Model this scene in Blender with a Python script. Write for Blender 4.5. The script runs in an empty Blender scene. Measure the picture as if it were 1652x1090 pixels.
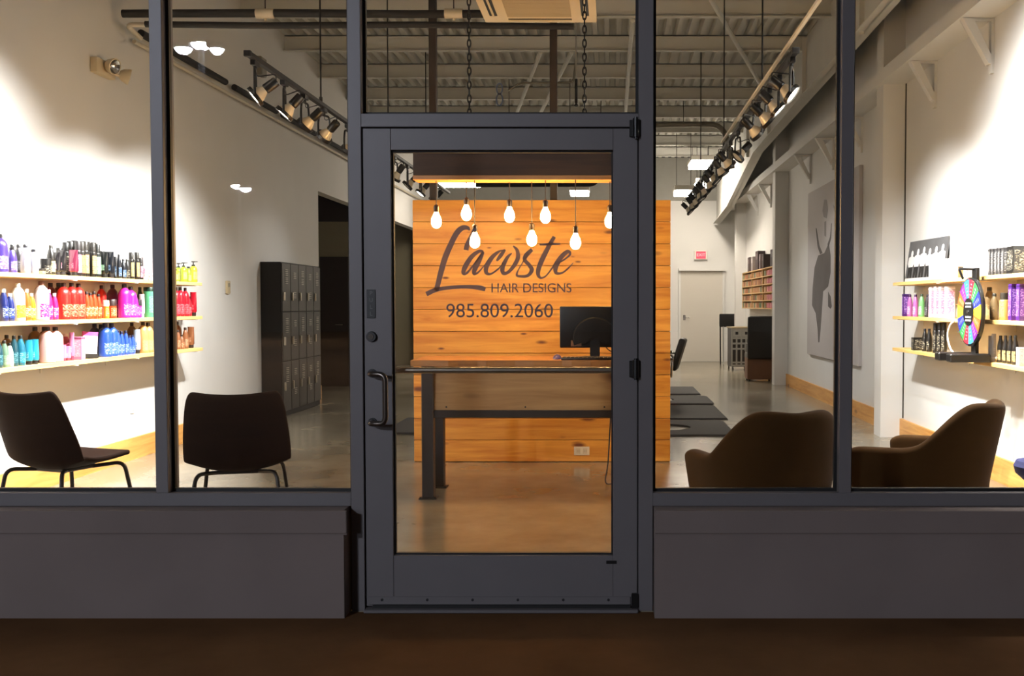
import bpy, bmesh, math, random
from mathutils import Vector, Matrix

S = bpy.context.scene
COL = S.collection
rnd = random.Random(11)

# ------------------------------------------------------------------ camera
F = 1600.0            # focal length in photo pixels (1652 wide)
CX, CY = 985.0, 545.0
D, H = 4.331, 1.35
TH = math.radians(1.93)
cam = bpy.data.cameras.new('camera')
cam.sensor_width = 36.0
cam.lens = F * 36.0 / 1652.0
cam.shift_x = -(CX - 826.0) / 1652.0
cam.shift_y = 0.0
cam.clip_start = 0.05
cam.clip_end = 300
co = bpy.data.objects.new('camera', cam)
co.location = (0, -D, H)
co.rotation_euler = (math.pi / 2 - TH, 0, 0)
COL.objects.link(co)
S.camera = co

# ------------------------------------------------------------------ exposure, world
S.view_settings.view_transform = 'Standard'
S.view_settings.look = 'None'
S.view_settings.gamma = 1.0
S.view_settings.exposure = 0.0
S.view_settings.use_curve_mapping = False
S.cycles.use_denoising = True
S.cycles.max_bounces = 8
S.cycles.transparent_max_bounces = 16
S.cycles.sample_clamp_indirect = 4.0
W = bpy.data.worlds.new('night')
S.world = W
W.use_nodes = True
W.node_tree.nodes['Background'].inputs[0].default_value = (0.17, 0.16, 0.165, 1)
W.node_tree.nodes['Background'].inputs[1].default_value = 0.16

# light levels
E_SPOT = 400.0         # a lamp head aimed at the shop's side walls
E_SPOT_FAR = 190.0
E_BULB = 170.0          # emission of a filament bulb
E_TUBE = 80.0          # emission of the fluorescent fittings
E_LOT = 2600.0          # emission of the parking lot heads
SPOT_COL = (1.0, 0.985, 0.965)


# ------------------------------------------------------------------ photo geometry
def _ray(px, py):
    u = (px - CX) / F
    v = (CY - py) / F
    return Vector((u, math.cos(TH) + v * math.sin(TH), -math.sin(TH) + v * math.cos(TH)))


def at_y(px, py, y):
    r = _ray(px, py)
    t = (y + D) / r.y
    return Vector((r.x * t, y, H + r.z * t))


def at_x(px, py, x):
    r = _ray(px, py)
    t = x / r.x
    return Vector((x, r.y * t - D, H + r.z * t))


def at_z(px, py, z):
    r = _ray(px, py)
    t = (z - H) / r.z
    return Vector((r.x * t, r.y * t - D, z))


def y_on(px, x, z):
    d = abs(x) * F / abs(px - CX)
    return (d - (H - z) * math.sin(TH)) / math.cos(TH) - D


# ------------------------------------------------------------------ materials
def lin(c):
    return tuple(((v / 255.0) / 12.92 if v / 255.0 <= 0.04045 else ((v / 255.0 + 0.055) / 1.055) ** 2.4) for v in c)


_M = {}


def M(name, rgb=(128, 128, 128), rough=0.5, metal=0.0, noise=0.0, nscale=8.0, bump=0.0, emit=0.0, spec=0.5, coat=0.0, sheen=0.0, ecol=None):
    if name in _M:
        return _M[name]
    m = bpy.data.materials.new(name)
    m.use_nodes = True
    nt = m.node_tree
    b = nt.nodes['Principled BSDF']
    c = lin(rgb) + (1,)
    b.inputs['Base Color'].default_value = c
    b.inputs['Roughness'].default_value = rough
    b.inputs['Metallic'].default_value = metal
    b.inputs['Specular IOR Level'].default_value = spec
    if coat:
        b.inputs['Coat Weight'].default_value = coat
        b.inputs['Coat Roughness'].default_value = 0.08
    if sheen:
        b.inputs['Sheen Weight'].default_value = sheen
        b.inputs['Sheen Roughness'].default_value = 0.4
    if emit:
        b.inputs['Emission Color'].default_value = (lin(ecol) if ecol else lin(rgb)) + (1,)
        b.inputs['Emission Strength'].default_value = emit
    if noise or bump:
        tc = nt.nodes.new('ShaderNodeTexCoord')
        n = nt.nodes.new('ShaderNodeTexNoise')
        n.inputs['Scale'].default_value = nscale
        n.inputs['Detail'].default_value = 6
        nt.links.new(tc.outputs['Object'], n.inputs['Vector'])
        if noise:
            mr = nt.nodes.new('ShaderNodeMapRange')
            mr.inputs['From Min'].default_value = 0.3
            mr.inputs['From Max'].default_value = 0.7
            mr.inputs['To Min'].default_value = 1 - noise
            mr.inputs['To Max'].default_value = 1 + noise
            nt.links.new(n.outputs['Fac'], mr.inputs['Value'])
            mx = nt.nodes.new('ShaderNodeVectorMath')
            mx.operation = 'SCALE'
            mx.inputs[0].default_value = c[:3]
            nt.links.new(mr.outputs['Result'], mx.inputs['Scale'])
            nt.links.new(mx.outputs['Vector'], b.inputs['Base Color'])
        if bump:
            bp = nt.nodes.new('ShaderNodeBump')
            bp.inputs['Strength'].default_value = bump
            bp.inputs['Distance'].default_value = 0.01
            nt.links.new(n.outputs['Fac'], bp.inputs['Height'])
            nt.links.new(bp.outputs['Normal'], b.inputs['Normal'])
    _M[name] = m
    return m


def wood(name, c_dark, c_light, along='X', board=0.0, board_axis='Z', knots=True, rough=0.45, knot_rgb=(90, 45, 15), kdens=1.0):
    """boards: grain stretched along one axis, a tone for each board, scattered knots"""
    if name in _M:
        return _M[name]
    m = bpy.data.materials.new(name)
    m.use_nodes = True
    nt = m.node_tree
    N, L = nt.nodes, nt.links
    b = N['Principled BSDF']
    b.inputs['Roughness'].default_value = rough
    tc = N.new('ShaderNodeTexCoord')
    sep = N.new('ShaderNodeSeparateXYZ')
    L.new(tc.outputs['Object'], sep.inputs[0])

    def math_(op, a, bb=None):
        n = N.new('ShaderNodeMath')
        n.operation = op
        for i, v in enumerate((a, bb)):
            if v is None:
                continue
            if isinstance(v, (int, float)):
                n.inputs[i].default_value = v
            else:
                L.new(v, n.inputs[i])
        return n.outputs[0]

    if board:
        idx = math_('FLOOR', math_('DIVIDE', sep.outputs[board_axis], board))
        wn = N.new('ShaderNodeTexWhiteNoise')
        wn.noise_dimensions = '1D'
        L.new(idx, wn.inputs['W'])
        bval = wn.outputs['Value']
        boff = math_('MULTIPLY', bval, 37.0)
    else:
        bval, boff = None, 0.0
    sc = {'X': (0.7, 9, 9), 'Y': (9, 0.7, 9), 'Z': (9, 9, 0.7)}[along]
    comb = N.new('ShaderNodeCombineXYZ')
    for i, a in enumerate('XYZ'):
        v = math_('MULTIPLY', sep.outputs[a], sc[i])
        if a == along:
            v = math_('ADD', v, boff)
        L.new(v, comb.inputs[i])
    n = N.new('ShaderNodeTexNoise')
    n.inputs['Scale'].default_value = 1.7
    n.inputs['Detail'].default_value = 7
    n.inputs['Roughness'].default_value = 0.62
    n.inputs['Distortion'].default_value = 0.6
    L.new(comb.outputs[0], n.inputs['Vector'])
    ramp = N.new('ShaderNodeValToRGB')
    ramp.color_ramp.elements[0].position = 0.33
    ramp.color_ramp.elements[0].color = lin(c_dark) + (1,)
    ramp.color_ramp.elements[1].position = 0.62
    ramp.color_ramp.elements[1].color = lin(c_light) + (1,)
    L.new(n.outputs['Fac'], ramp.inputs['Fac'])
    col = ramp.outputs['Color']
    if bval is not None:
        mr = N.new('ShaderNodeMapRange')
        mr.inputs['To Min'].default_value = 0.82
        mr.inputs['To Max'].default_value = 1.12
        L.new(bval, mr.inputs['Value'])
        vm = N.new('ShaderNodeVectorMath')
        vm.operation = 'SCALE'
        L.new(col, vm.inputs[0])
        L.new(mr.outputs['Result'], vm.inputs['Scale'])
        col = vm.outputs['Vector']
    if knots:
        ks = {'X': (1.9, 4, 5.4), 'Y': (4, 1.9, 5.4), 'Z': (5.4, 4, 1.9)}[along]
        kc = N.new('ShaderNodeCombineXYZ')
        for i, a in enumerate('XYZ'):
            v = math_('MULTIPLY', sep.outputs[a], ks[i] * kdens)
            if a == along:
                v = math_('ADD', v, boff)
            L.new(v, kc.inputs[i])
        vo = N.new('ShaderNodeTexVoronoi')
        vo.inputs['Scale'].default_value = 1.0
        L.new(kc.outputs[0], vo.inputs['Vector'])
        kr = N.new('ShaderNodeMapRange')
        kr.inputs['From Min'].default_value = 0.07
        kr.inputs['From Max'].default_value = 0.17
        kr.inputs['To Min'].default_value = 1.0
        kr.inputs['To Max'].default_value = 0.0
        cs = N.new('ShaderNodeSeparateXYZ')
        L.new(vo.outputs['Color'], cs.inputs[0])
        L.new(math_('DIVIDE', vo.outputs['Distance'], math_('ADD', math_('MULTIPLY', cs.outputs['X'], 1.1), 0.35)), kr.inputs['Value'])
        mix = N.new('ShaderNodeMix')
        mix.data_type = 'RGBA'
        L.new(kr.outputs['Result'], mix.inputs['Factor'])
        L.new(col, mix.inputs['A'])
        mix.inputs['B'].default_value = lin(knot_rgb) + (1,)
        col = mix.outputs['Result']
    L.new(col, b.inputs['Base Color'])
    _M[name] = m
    return m


def concrete(name, c1, c2, rough1, rough2, scale=0.9, spec=0.5):
    m = bpy.data.materials.new(name)
    m.use_nodes = True
    N, L = m.node_tree.nodes, m.node_tree.links
    b = N['Principled BSDF']
    b.inputs['Specular IOR Level'].default_value = spec
    tc = N.new('ShaderNodeTexCoord')
    n = N.new('ShaderNodeTexNoise')
    n.inputs['Scale'].default_value = scale
    n.inputs['Detail'].default_value = 9
    n.inputs['Roughness'].default_value = 0.6
    L.new(tc.outputs['Object'], n.inputs['Vector'])
    r = N.new('ShaderNodeValToRGB')
    r.color_ramp.elements[0].position = 0.35
    r.color_ramp.elements[0].color = lin(c1) + (1,)
    r.color_ramp.elements[1].position = 0.65
    r.color_ramp.elements[1].color = lin(c2) + (1,)
    L.new(n.outputs['Fac'], r.inputs['Fac'])
    L.new(r.outputs['Color'], b.inputs['Base Color'])
    mr = N.new('ShaderNodeMapRange')
    mr.inputs['To Min'].default_value = rough1
    mr.inputs['To Max'].default_value = rough2
    L.new(n.outputs['Fac'], mr.inputs['Value'])
    L.new(mr.outputs['Result'], b.inputs['Roughness'])
    return m


def glass_material():
    m = bpy.data.materials.new('window_glass')
    m.use_nodes = True
    N, L = m.node_tree.nodes, m.node_tree.links
    N.clear()
    out = N.new('ShaderNodeOutputMaterial')
    geo = N.new('ShaderNodeNewGeometry')
    ior = N.new('ShaderNodeMapRange')
    ior.inputs['To Min'].default_value = 1.5
    ior.inputs['To Max'].default_value = 1 / 1.5
    L.new(geo.outputs['Backfacing'], ior.inputs['Value'])
    fr = N.new('ShaderNodeFresnel')
    L.new(ior.outputs['Result'], fr.inputs['IOR'])
    tr = N.new('ShaderNodeBsdfTransparent')
    tr.inputs[0].default_value = (0.985, 0.99, 0.985, 1)
    gl = N.new('ShaderNodeBsdfGlossy')
    gl.inputs['Roughness'].default_value = 0.0
    mx = N.new('ShaderNodeMixShader')
    L.new(fr.outputs[0], mx.inputs[0])
    L.new(tr.outputs[0], mx.inputs[1])
    L.new(gl.outputs[0], mx.inputs[2])
    L.new(mx.outputs[0], out.inputs[0])
    return m


def print_label(name, base, ink, rows=9.0):
    """a product label: bands of broken print on a plain ground"""
    if name in _M:
        return _M[name]
    m = bpy.data.materials.new(name)
    m.use_nodes = True
    N, L = m.node_tree.nodes, m.node_tree.links
    b = N['Principled BSDF']
    b.inputs['Roughness'].default_value = 0.4
    tc = N.new('ShaderNodeTexCoord')
    mp = N.new('ShaderNodeMapping')
    mp.inputs['Scale'].default_value = (110, 110, 240)
    L.new(tc.outputs['Object'], mp.inputs['Vector'])
    n = N.new('ShaderNodeTexNoise')
    n.inputs['Scale'].default_value = 0.6
    n.inputs['Detail'].default_value = 2
    L.new(mp.outputs[0], n.inputs['Vector'])
    r = N.new('ShaderNodeValToRGB')
    r.color_ramp.elements[0].position = 0.50
    r.color_ramp.elements[0].color = lin(base) + (1,)
    r.color_ramp.elements[1].position = 0.72
    r.color_ramp.elements[1].color = lin(ink) + (1,)
    L.new(n.outputs['Fac'], r.inputs['Fac'])
    L.new(r.outputs['Color'], b.inputs['Base Color'])
    _M[name] = m
    return m


# ------------------------------------------------------------------ mesh helpers
def BM():
    return bmesh.new()


def box(bm, x0, x1, y0, y1, z0, z1, rot=None):
    m = Matrix.Translation(((x0 + x1) / 2, (y0 + y1) / 2, (z0 + z1) / 2)) @ Matrix.Diagonal((abs(x1 - x0), abs(y1 - y0), abs(z1 - z0), 1))
    if rot is not None:
        m = rot @ m
    return bmesh.ops.create_cube(bm, size=1.0, matrix=m)['verts']


def rbox(bm, x0, x1, y0, y1, z0, z1, r=0.006, seg=2, rot=None):
    vs = box(bm, x0, x1, y0, y1, z0, z1, rot)
    es = list({e for v in vs for e in v.link_edges})
    bmesh.ops.bevel(bm, geom=es, offset=r, segments=seg, affect='EDGES', profile=0.6)


def cyl(bm, p0, p1, r0, r1=None, seg=16, caps=True):
    p0, p1 = Vector(p0), Vector(p1)
    r1 = r0 if r1 is None else r1
    d = p1 - p0
    q = Vector((0, 0, 1)).rotation_difference(d.normalized()).to_matrix().to_4x4()
    m = Matrix.Translation((p0 + p1) / 2) @ q
    bmesh.ops.create_cone(bm, cap_ends=caps, cap_tris=False, segments=seg, radius1=r0, radius2=r1, depth=d.length, matrix=m)


def tube(bm, pts, r, seg=10, closed=False):
    pts = [Vector(p) for p in pts]
    n = len(pts)
    rings = []
    prev = None
    for i, p in enumerate(pts):
        if closed:
            t = (pts[(i + 1) % n] - pts[i - 1]).normalized()
        else:
            t = (pts[min(i + 1, n - 1)] - pts[max(i - 1, 0)]).normalized()
        if prev is None:
            a = Vector((0, 0, 1)) if abs(t.z) < 0.9 else Vector((1, 0, 0))
            nrm = (a - t * a.dot(t)).normalized()
        else:
            nrm = (prev - t * prev.dot(t)).normalized()
        prev = nrm
        bn = t.cross(nrm)
        rr = r[i] if isinstance(r, (list, tuple)) else r
        rings.append([bm.verts.new(p + (nrm * math.cos(2 * math.pi * k / seg) + bn * math.sin(2 * math.pi * k / seg)) * rr) for k in range(seg)])
    m = n if closed else n - 1
    for i in range(m):
        a, b = rings[i], rings[(i + 1) % n]
        for k in range(seg):
            bm.faces.new((a[k], a[(k + 1) % seg], b[(k + 1) % seg], b[k]))
    if not closed:
        bm.faces.new(list(reversed(rings[0])))
        bm.faces.new(rings[-1])


def bend(pts, r=0.03, n=5):
    """a polyline with its corners rounded"""
    pts = [Vector(p) for p in pts]
    out = [pts[0]]
    for i in range(1, len(pts) - 1):
        a, b, c = pts[i - 1], pts[i], pts[i + 1]
        d0, d1 = (a - b), (c - b)
        q = min(r, d0.length * 0.45, d1.length * 0.45)
        p0, p1 = b + d0.normalized() * q, b + d1.normalized() * q
        for k in range(n + 1):
            t = k / n
            out.append(p0 * (1 - t) ** 2 + b * 2 * t * (1 - t) + p1 * t * t)
    out.append(pts[-1])
    return out


def lathe(bm, prof, c=(0, 0, 0), seg=20, cap0=True, cap1=True, sx=1.0, sy=1.0):
    c = Vector(c)
    rings = []
    for r, z in prof:
        rings.append([bm.verts.new(c + Vector((r * sx * math.cos(2 * math.pi * k / seg), r * sy * math.sin(2 * math.pi * k / seg), z))) for k in range(seg)])
    for a, b in zip(rings, rings[1:]):
        for k in range(seg):
            bm.faces.new((a[k], a[(k + 1) % seg], b[(k + 1) % seg], b[k]))
    if cap0:
        bm.faces.new(list(reversed(rings[0])))
    if cap1:
        bm.faces.new(rings[-1])


def prism(bm, poly, axis, a0, a1):
    """a flat outline given thickness along one axis; poly gives the other two coordinates in XYZ order"""
    def pt(p, a):
        return {'X': (a, p[0], p[1]), 'Y': (p[0], a, p[1]), 'Z': (p[0], p[1], a)}[axis]
    lo = [bm.verts.new(pt(p, a0)) for p in poly]
    hi = [bm.verts.new(pt(p, a1)) for p in poly]
    n = len(poly)
    f = [bm.faces.new(lo), bm.faces.new(list(reversed(hi)))]
    for i in range(n):
        f.append(bm.faces.new((lo[i], hi[i], hi[(i + 1) % n], lo[(i + 1) % n])))
    bmesh.ops.recalc_face_normals(bm, faces=f)


def smooth_by(me, ang=0.6):
    for p in me.polygons:
        p.use_smooth = True
    try:
        me.set_sharp_from_angle(angle=ang)
    except Exception:
        pass


def obj(name, bm, mat, parent=None, smooth=True, loc=None):
    bmesh.ops.recalc_face_normals(bm, faces=bm.faces[:])
    me = bpy.data.meshes.new(name)
    bm.to_mesh(me)
    bm.free()
    for mm in (mat if isinstance(mat, (list, tuple)) else [mat]):
        me.materials.append(mm)
    if smooth:
        smooth_by(me)
    o = bpy.data.objects.new(name, me)
    COL.objects.link(o)
    if parent is not None:
        o.parent = parent
    if loc is not None:
        o.location = loc
    return o


def thing(name, label, cat, loc=(0, 0, 0), rotz=0.0, group=None):
    o = bpy.data.objects.new(name, None)
    COL.objects.link(o)
    o.empty_display_size = 0.05
    o.location = loc
    o.rotation_euler = (0, 0, rotz)
    return tag(o, label, cat, group)


def tag(o, label, cat, group=None):
    o['label'] = label
    o['category'] = cat
    if group:
        o['group'] = group
    return o


def struct(name, bm, mat, smooth=False):
    o = obj(name, bm, mat, None, smooth)
    o['kind'] = 'structure'
    return o


def struct_root(name, loc=(0, 0, 0)):
    o = bpy.data.objects.new(name, None)
    COL.objects.link(o)
    o.location = loc
    o['kind'] = 'structure'
    return o


def dup(root, loc, rotz=None, label=None, group=None):
    r = root.copy()
    COL.objects.link(r)
    r.location = loc
    if rotz is not None:
        r.rotation_euler = (0, 0, rotz)
    if label:
        r['label'] = label
    if group:
        r['group'] = group
    for ch in list(root.children):
        c = ch.copy()
        COL.objects.link(c)
        c.parent = r
        for g in ch.children:
            d = g.copy()
            COL.objects.link(d)
            d.parent = c
    return r


def text_mesh(name, body, size, mat, parent, loc, rot, depth=0.0008, align='CENTER', xs=1.0, offset=0.0):
    cu = bpy.data.curves.new(name, 'FONT')
    cu.body = body
    cu.size = size
    cu.align_x = align
    cu.align_y = 'CENTER'
    cu.extrude = depth
    cu.offset = offset
    tmp = bpy.data.objects.new(name + '_curve', cu)
    COL.objects.link(tmp)
    dg = bpy.context.evaluated_depsgraph_get()
    me = bpy.data.meshes.new_from_object(tmp.evaluated_get(dg))
    bpy.data.objects.remove(tmp)
    bpy.data.curves.remove(cu)
    me.materials.clear()
    me.materials.append(mat)
    o = bpy.data.objects.new(name, me)
    COL.objects.link(o)
    o.parent = parent
    o.location = loc
    o.rotation_euler = rot
    o.scale = (xs, 1, 1)
    return o


ORD = ['first', 'second', 'third', 'fourth', 'fifth', 'sixth', 'seventh', 'eighth', 'ninth', 'tenth', 'eleventh', 'twelfth', 'thirteenth', 'fourteenth']
NUM = ['no', 'one', 'two', 'three', 'four', 'five', 'six', 'seven', 'eight', 'nine', 'ten', 'eleven', 'twelve']

# palette
m_wall = M('white_paint', (220, 219, 216), 0.75, noise=0.02, nscale=3)
m_ceil = M('ceiling_paint', (200, 199, 192), 0.7, noise=0.03, nscale=4)
m_gray_paint = M('gray_paint', (150, 148, 142), 0.7, noise=0.03)
m_alu = M('gray_aluminium', (110, 105, 106), 0.45, metal=0.1, noise=0.03, nscale=5)
m_gasket = M('black_rubber', (14, 12, 12), 0.6)
m_stucco = M('gray_stucco', (122, 109, 104), 0.9, noise=0.07, nscale=2.2, bump=0.25)
m_black = M('black_plastic', (16, 15, 15), 0.38)
m_blackmetal = M('black_metal', (22, 20, 19), 0.42, metal=0.3)
m_steel = M('brown_steel', (40, 29, 20), 0.5, noise=0.1)
m_chrome = M('chrome', (205, 205, 205), 0.15, metal=1.0)
m_whiteplastic = M('white_plastic', (232, 228, 218), 0.4)
m_pine = wood('pine_boards', (186, 116, 36), (222, 160, 66), 'X', 0.1865, 'Z', kdens=1.45, knot_rgb=(104, 54, 22))
m_pine_front = wood('pine_panel', (176, 130, 78), (204, 160, 104), 'X', 0.0, 'Z', kdens=0.7)
m_pine_base = wood('pine_baseboard', (196, 134, 62), (224, 168, 92), 'Y', 0.0, 'Z', kdens=0.9)
m_shelf = wood('shelf_pine', (222, 176, 100), (238, 204, 134), 'Y', 0.0, 'Z', knots=False)
m_top = wood('desk_slab', (150, 96, 48), (198, 138, 78), 'X', 0.0, 'Z', knots=False)
m_beamwood = wood('dark_timber', (44, 29, 20), (66, 44, 30), 'X', 0.0, 'Z', knots=False, rough=0.7)
m_plank = wood('beam_plank', (186, 122, 66), (210, 150, 90), 'X', 0.0, 'Z', knots=False)
m_floor = concrete('polished_concrete', (114, 107, 92), (158, 149, 130), 0.12, 0.26, 0.8)
m_ground = concrete('sidewalk_concrete', (94, 67, 44), (112, 81, 54), 0.9, 1.0, 1.6, 0.04)
m_glass = glass_material()
m_vinyl = M('gray_vinyl', (128, 112, 114), 0.7)


def let_through(m, share):
    """thin film that lets some light straight through"""
    nt = m.node_tree
    out = next(n for n in nt.nodes if n.type == 'OUTPUT_MATERIAL')
    b = nt.nodes['Principled BSDF']
    tr = nt.nodes.new('ShaderNodeBsdfTransparent')
    mx = nt.nodes.new('ShaderNodeMixShader')
    mx.inputs[0].default_value = share
    nt.links.new(b.outputs[0], mx.inputs[1])
    nt.links.new(tr.outputs[0], mx.inputs[2])
    nt.links.new(mx.outputs[0], out.inputs[0])


let_through(m_vinyl, 0.10)
# ================================================================== SETTING
XL, XR = -4.18, 2.97          # shop side walls
YB = 19.15                    # back wall
ZC = 4.80                     # roof deck
OPA0, OPA1 = 9.9, 12.15       # alcove opening in the left wall
OPB0, OPB1 = 13.9, 17.6
ZOP = 2.97

bm = BM(); box(bm, XL - 3.2, XR + 0.2, 0.0, YB + 0.2, -0.2, 0.0)
struct('floor', bm, m_floor)
bm = BM(); box(bm, -30, 30, -45, 0.0, -0.25, -0.004)
struct('ground', bm, m_ground)

# left wall with its two openings
bm = BM()
for y0, y1, z0, z1 in ((0.115, OPA0, 0, ZC), (OPA0, OPA1, ZOP, ZC), (OPA1, OPB0, 0, ZC), (OPB0, OPB1, ZOP, ZC), (OPB1, YB, 0, ZC)):
    box(bm, XL - 0.15, XL, y0, y1, z0, z1)
struct('wall_left', bm, m_wall)
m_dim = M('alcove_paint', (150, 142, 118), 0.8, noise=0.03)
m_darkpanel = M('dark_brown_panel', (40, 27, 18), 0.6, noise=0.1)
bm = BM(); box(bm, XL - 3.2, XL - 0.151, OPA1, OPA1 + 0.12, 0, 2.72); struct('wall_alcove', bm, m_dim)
bm = BM(); box(bm, XL - 3.2, XL - 0.151, OPA1 - 0.02, OPA1 + 0.12, 2.72, 3.6); struct('wall_alcove_unlit_top', bm, m_darkpanel)  # dark brown colour stands in for shade in the unlit alcove top
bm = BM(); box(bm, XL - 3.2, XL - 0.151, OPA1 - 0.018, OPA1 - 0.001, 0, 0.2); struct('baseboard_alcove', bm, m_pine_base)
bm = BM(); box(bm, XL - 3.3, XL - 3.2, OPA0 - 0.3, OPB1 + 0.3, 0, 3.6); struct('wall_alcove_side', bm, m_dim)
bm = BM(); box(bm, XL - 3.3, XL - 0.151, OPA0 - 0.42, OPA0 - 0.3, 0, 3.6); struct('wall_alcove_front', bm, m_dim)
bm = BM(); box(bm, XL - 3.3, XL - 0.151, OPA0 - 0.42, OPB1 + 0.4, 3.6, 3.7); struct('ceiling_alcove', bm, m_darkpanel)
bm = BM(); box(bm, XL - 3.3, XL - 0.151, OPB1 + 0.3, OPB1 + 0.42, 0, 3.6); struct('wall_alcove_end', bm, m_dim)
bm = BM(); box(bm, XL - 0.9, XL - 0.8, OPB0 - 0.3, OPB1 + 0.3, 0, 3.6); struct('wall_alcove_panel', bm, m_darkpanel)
# dark door inside the alcove, behind the lockers
t = struct_root('door_3')
bm = BM(); box(bm, XL - 0.62, XL - 0.16, OPA1 - 0.07, OPA1 - 0.02, 0, 2.14); obj('door_leaf', bm, m_darkpanel, t, False)
bm = BM(); tube(bm, [(XL - 0.24, OPA1 - 0.07, 1.02), (XL - 0.24, OPA1 - 0.12, 1.02), (XL - 0.36, OPA1 - 0.12, 1.02)], 0.01); obj('door_handle', bm, m_chrome, t)

# right wall, its girt, columns
bm = BM(); box(bm, XR, XR + 0.15, 0.115, YB, 0, ZC); struct('wall_right', bm, m_wall)
bm = BM()
box(bm, 2.70, XR, 0.13, YB, 3.565, 3.69)
struct('trim_1', bm, m_wall)
YCOL = (5.74, 12.3, 17.45)
for i, y in enumerate(YCOL):
    bm = BM()
    box(bm, 2.75, 2.768, y, y + 0.25, 0, ZC - 0.1)
    box(bm, 2.768, 2.93, y, y + 0.014, 0, ZC - 0.1)
    box(bm, 2.768, 2.93, y + 0.236, y + 0.25, 0, ZC - 0.1)
    box(bm, 2.93, XR - 0.001, y, y + 0.25, 0, ZC - 0.1)
    struct('column_%d' % (i + 1), bm, m_wall)
# diagonal knee brackets under the girt
m_brk = m_wall
for i, y in enumerate((1.02, 2.15, 3.4, 4.75, 7.4, 8.9, 10.4, 14.0, 15.6)):
    bm = BM()
    prism(bm, [(2.72, 3.56), (2.80, 3.56), (2.945, 3.27), (2.945, 3.21), (2.925, 3.21)], 'Y', y, y + 0.075)
    box(bm, 2.74, 2.95, y + 0.02, y + 0.055, 3.54, 3.564)
    box(bm, 2.945, 2.969, y + 0.01, y + 0.065, 3.14, 3.56)
    struct('trim_%d' % (i + 2), bm, m_brk)
# dark joint strip beside the first column
bm = BM(); box(bm, 2.962, 2.9695, 5.69, 5.71, 0.2, 3.565); struct('trim_20', bm, M('dark_joint', (60, 56, 50), 0.8))

# back wall: white below, gray above, with its door
bm = BM(); box(bm, XL - 0.15, XR + 0.15, YB, YB + 0.15, 0, 3.8); struct('wall_back', bm, m_wall)
bm = BM(); box(bm, XL - 0.15, XR + 0.15, YB - 0.05, YB + 0.15, 3.8, ZC); struct('wall_back_upper', bm, m_gray_paint)

# baseboards
for nm, x0, x1 in (('baseboard_left', XL, XL + 0.025), ('baseboard_right', XR - 0.025, XR)):
    bm = BM()
    segs = ((0.12, OPA0),) if 'left' in nm else ((0.12, YCOL[0]), (YCOL[0] + 0.25, YCOL[1]), (YCOL[1] + 0.25, YCOL[2]))
    for y0, y1 in segs:
        box(bm, x0, x1, y0, y1, 0.0, 0.19)
    struct(nm, bm, m_pine_base)

# roof deck with flutes running front to back, and purlins across
bm = BM()
pitch, x = 0.152, XL - 0.15
prof = []
while x < XR + 0.15:
    prof += [(x, ZC), (x + 0.055, ZC), (x + 0.070, ZC + 0.075), (x + 0.137, ZC + 0.075)]
    x += pitch
va = [bm.verts.new((a, 0.0, b)) for a, b in prof]
vb = [bm.verts.new((a, YB + 0.15, b)) for a, b in prof]
for i in range(len(prof) - 1):
    bm.faces.new((va[i], va[i + 1], vb[i + 1], vb[i]))
box(bm, XL - 0.15, XR + 0.15, 0.0, YB + 0.15, ZC + 0.085, ZC + 0.18)
struct('ceiling', bm, m_ceil)
for i in range(12):
    y = 1.0 + 1.5 * i
    bm = BM()
    box(bm, XL, XR, y, y + 0.012, ZC - 0.215, ZC - 0.002)
    box(bm, XL, XR, y - 0.06, y, ZC - 0.215, ZC - 0.203)
    box(bm, XL, XR, y, y + 0.06, ZC - 0.014, ZC - 0.002)
    struct('trim_%d' % (21 + i), bm, m_ceil)
# deep roof girder along the right side, dropping toward the back
bm = BM()
gp = [(0.2, 4.75), (YB - 0.1, 4.75), (YB - 0.1, 3.25), (16.4, 3.40), (12.6, 3.93), (10.6, 3.96), (6.6, 4.02), (0.2, 4.12)]
prism(bm, gp, 'X', 2.49, 2.51)
bot = gp[2:]
for (y0, z0), (y1, z1) in zip(bot, bot[1:]):
    L_ = math.hypot(y1 - y0, z1 - z0)
    prism(bm, [(y0, z0), (y1, z1), (y1, z1 + 0.014), (y0, z0 + 0.014)], 'X', 2.42, 2.58)
for y in (2.5, 5.5, 8.4, 11.2, 13.6):
    box(bm, 2.44, 2.49, y, y + 0.012, 4.0, 4.75)
struct('beam_girder', bm, m_ceil)
# a line of rod and two brace lines high in the roof
for i, (a, b) in enumerate((((1.0, 6.0, 4.55), (2.4, 11.0, 4.55)), ((-0.5, 8.5, 4.58), (-1.6, 15.0, 4.58)), ((-0.9, 8.5, 4.58), (-2.0, 15.0, 4.58)), ((0.25, 7.0, 4.56), (0.25, 17.5, 4.56)))):
    bm = BM(); cyl(bm, a, b, 0.028, seg=8)
    struct('trim_%d' % (40 + i), bm, m_ceil)

# ------------------------------------------------------------------ storefront
GX = 0.055                       # depth of the glass in its frame
FD = 0.115
ZS0, ZS1 = 0.465, 0.523          # sill rail
ZT0, ZT1 = 2.12, 2.178           # rail over the door
ZH0, ZH1 = 3.05, 3.12            # head of the storefront
XJL = (-1.14, -1.083)
XJR = (0.122, 0.186)
XML = (-1.997, -1.943)
XMR = (1.003, 1.056)


def member(name, x0, x1, z0, z1):
    bm = BM(); rbox(bm, x0, x1, 0.0, FD, z0, z1, 0.002, 1)
    return struct(name, bm, m_alu)


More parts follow.
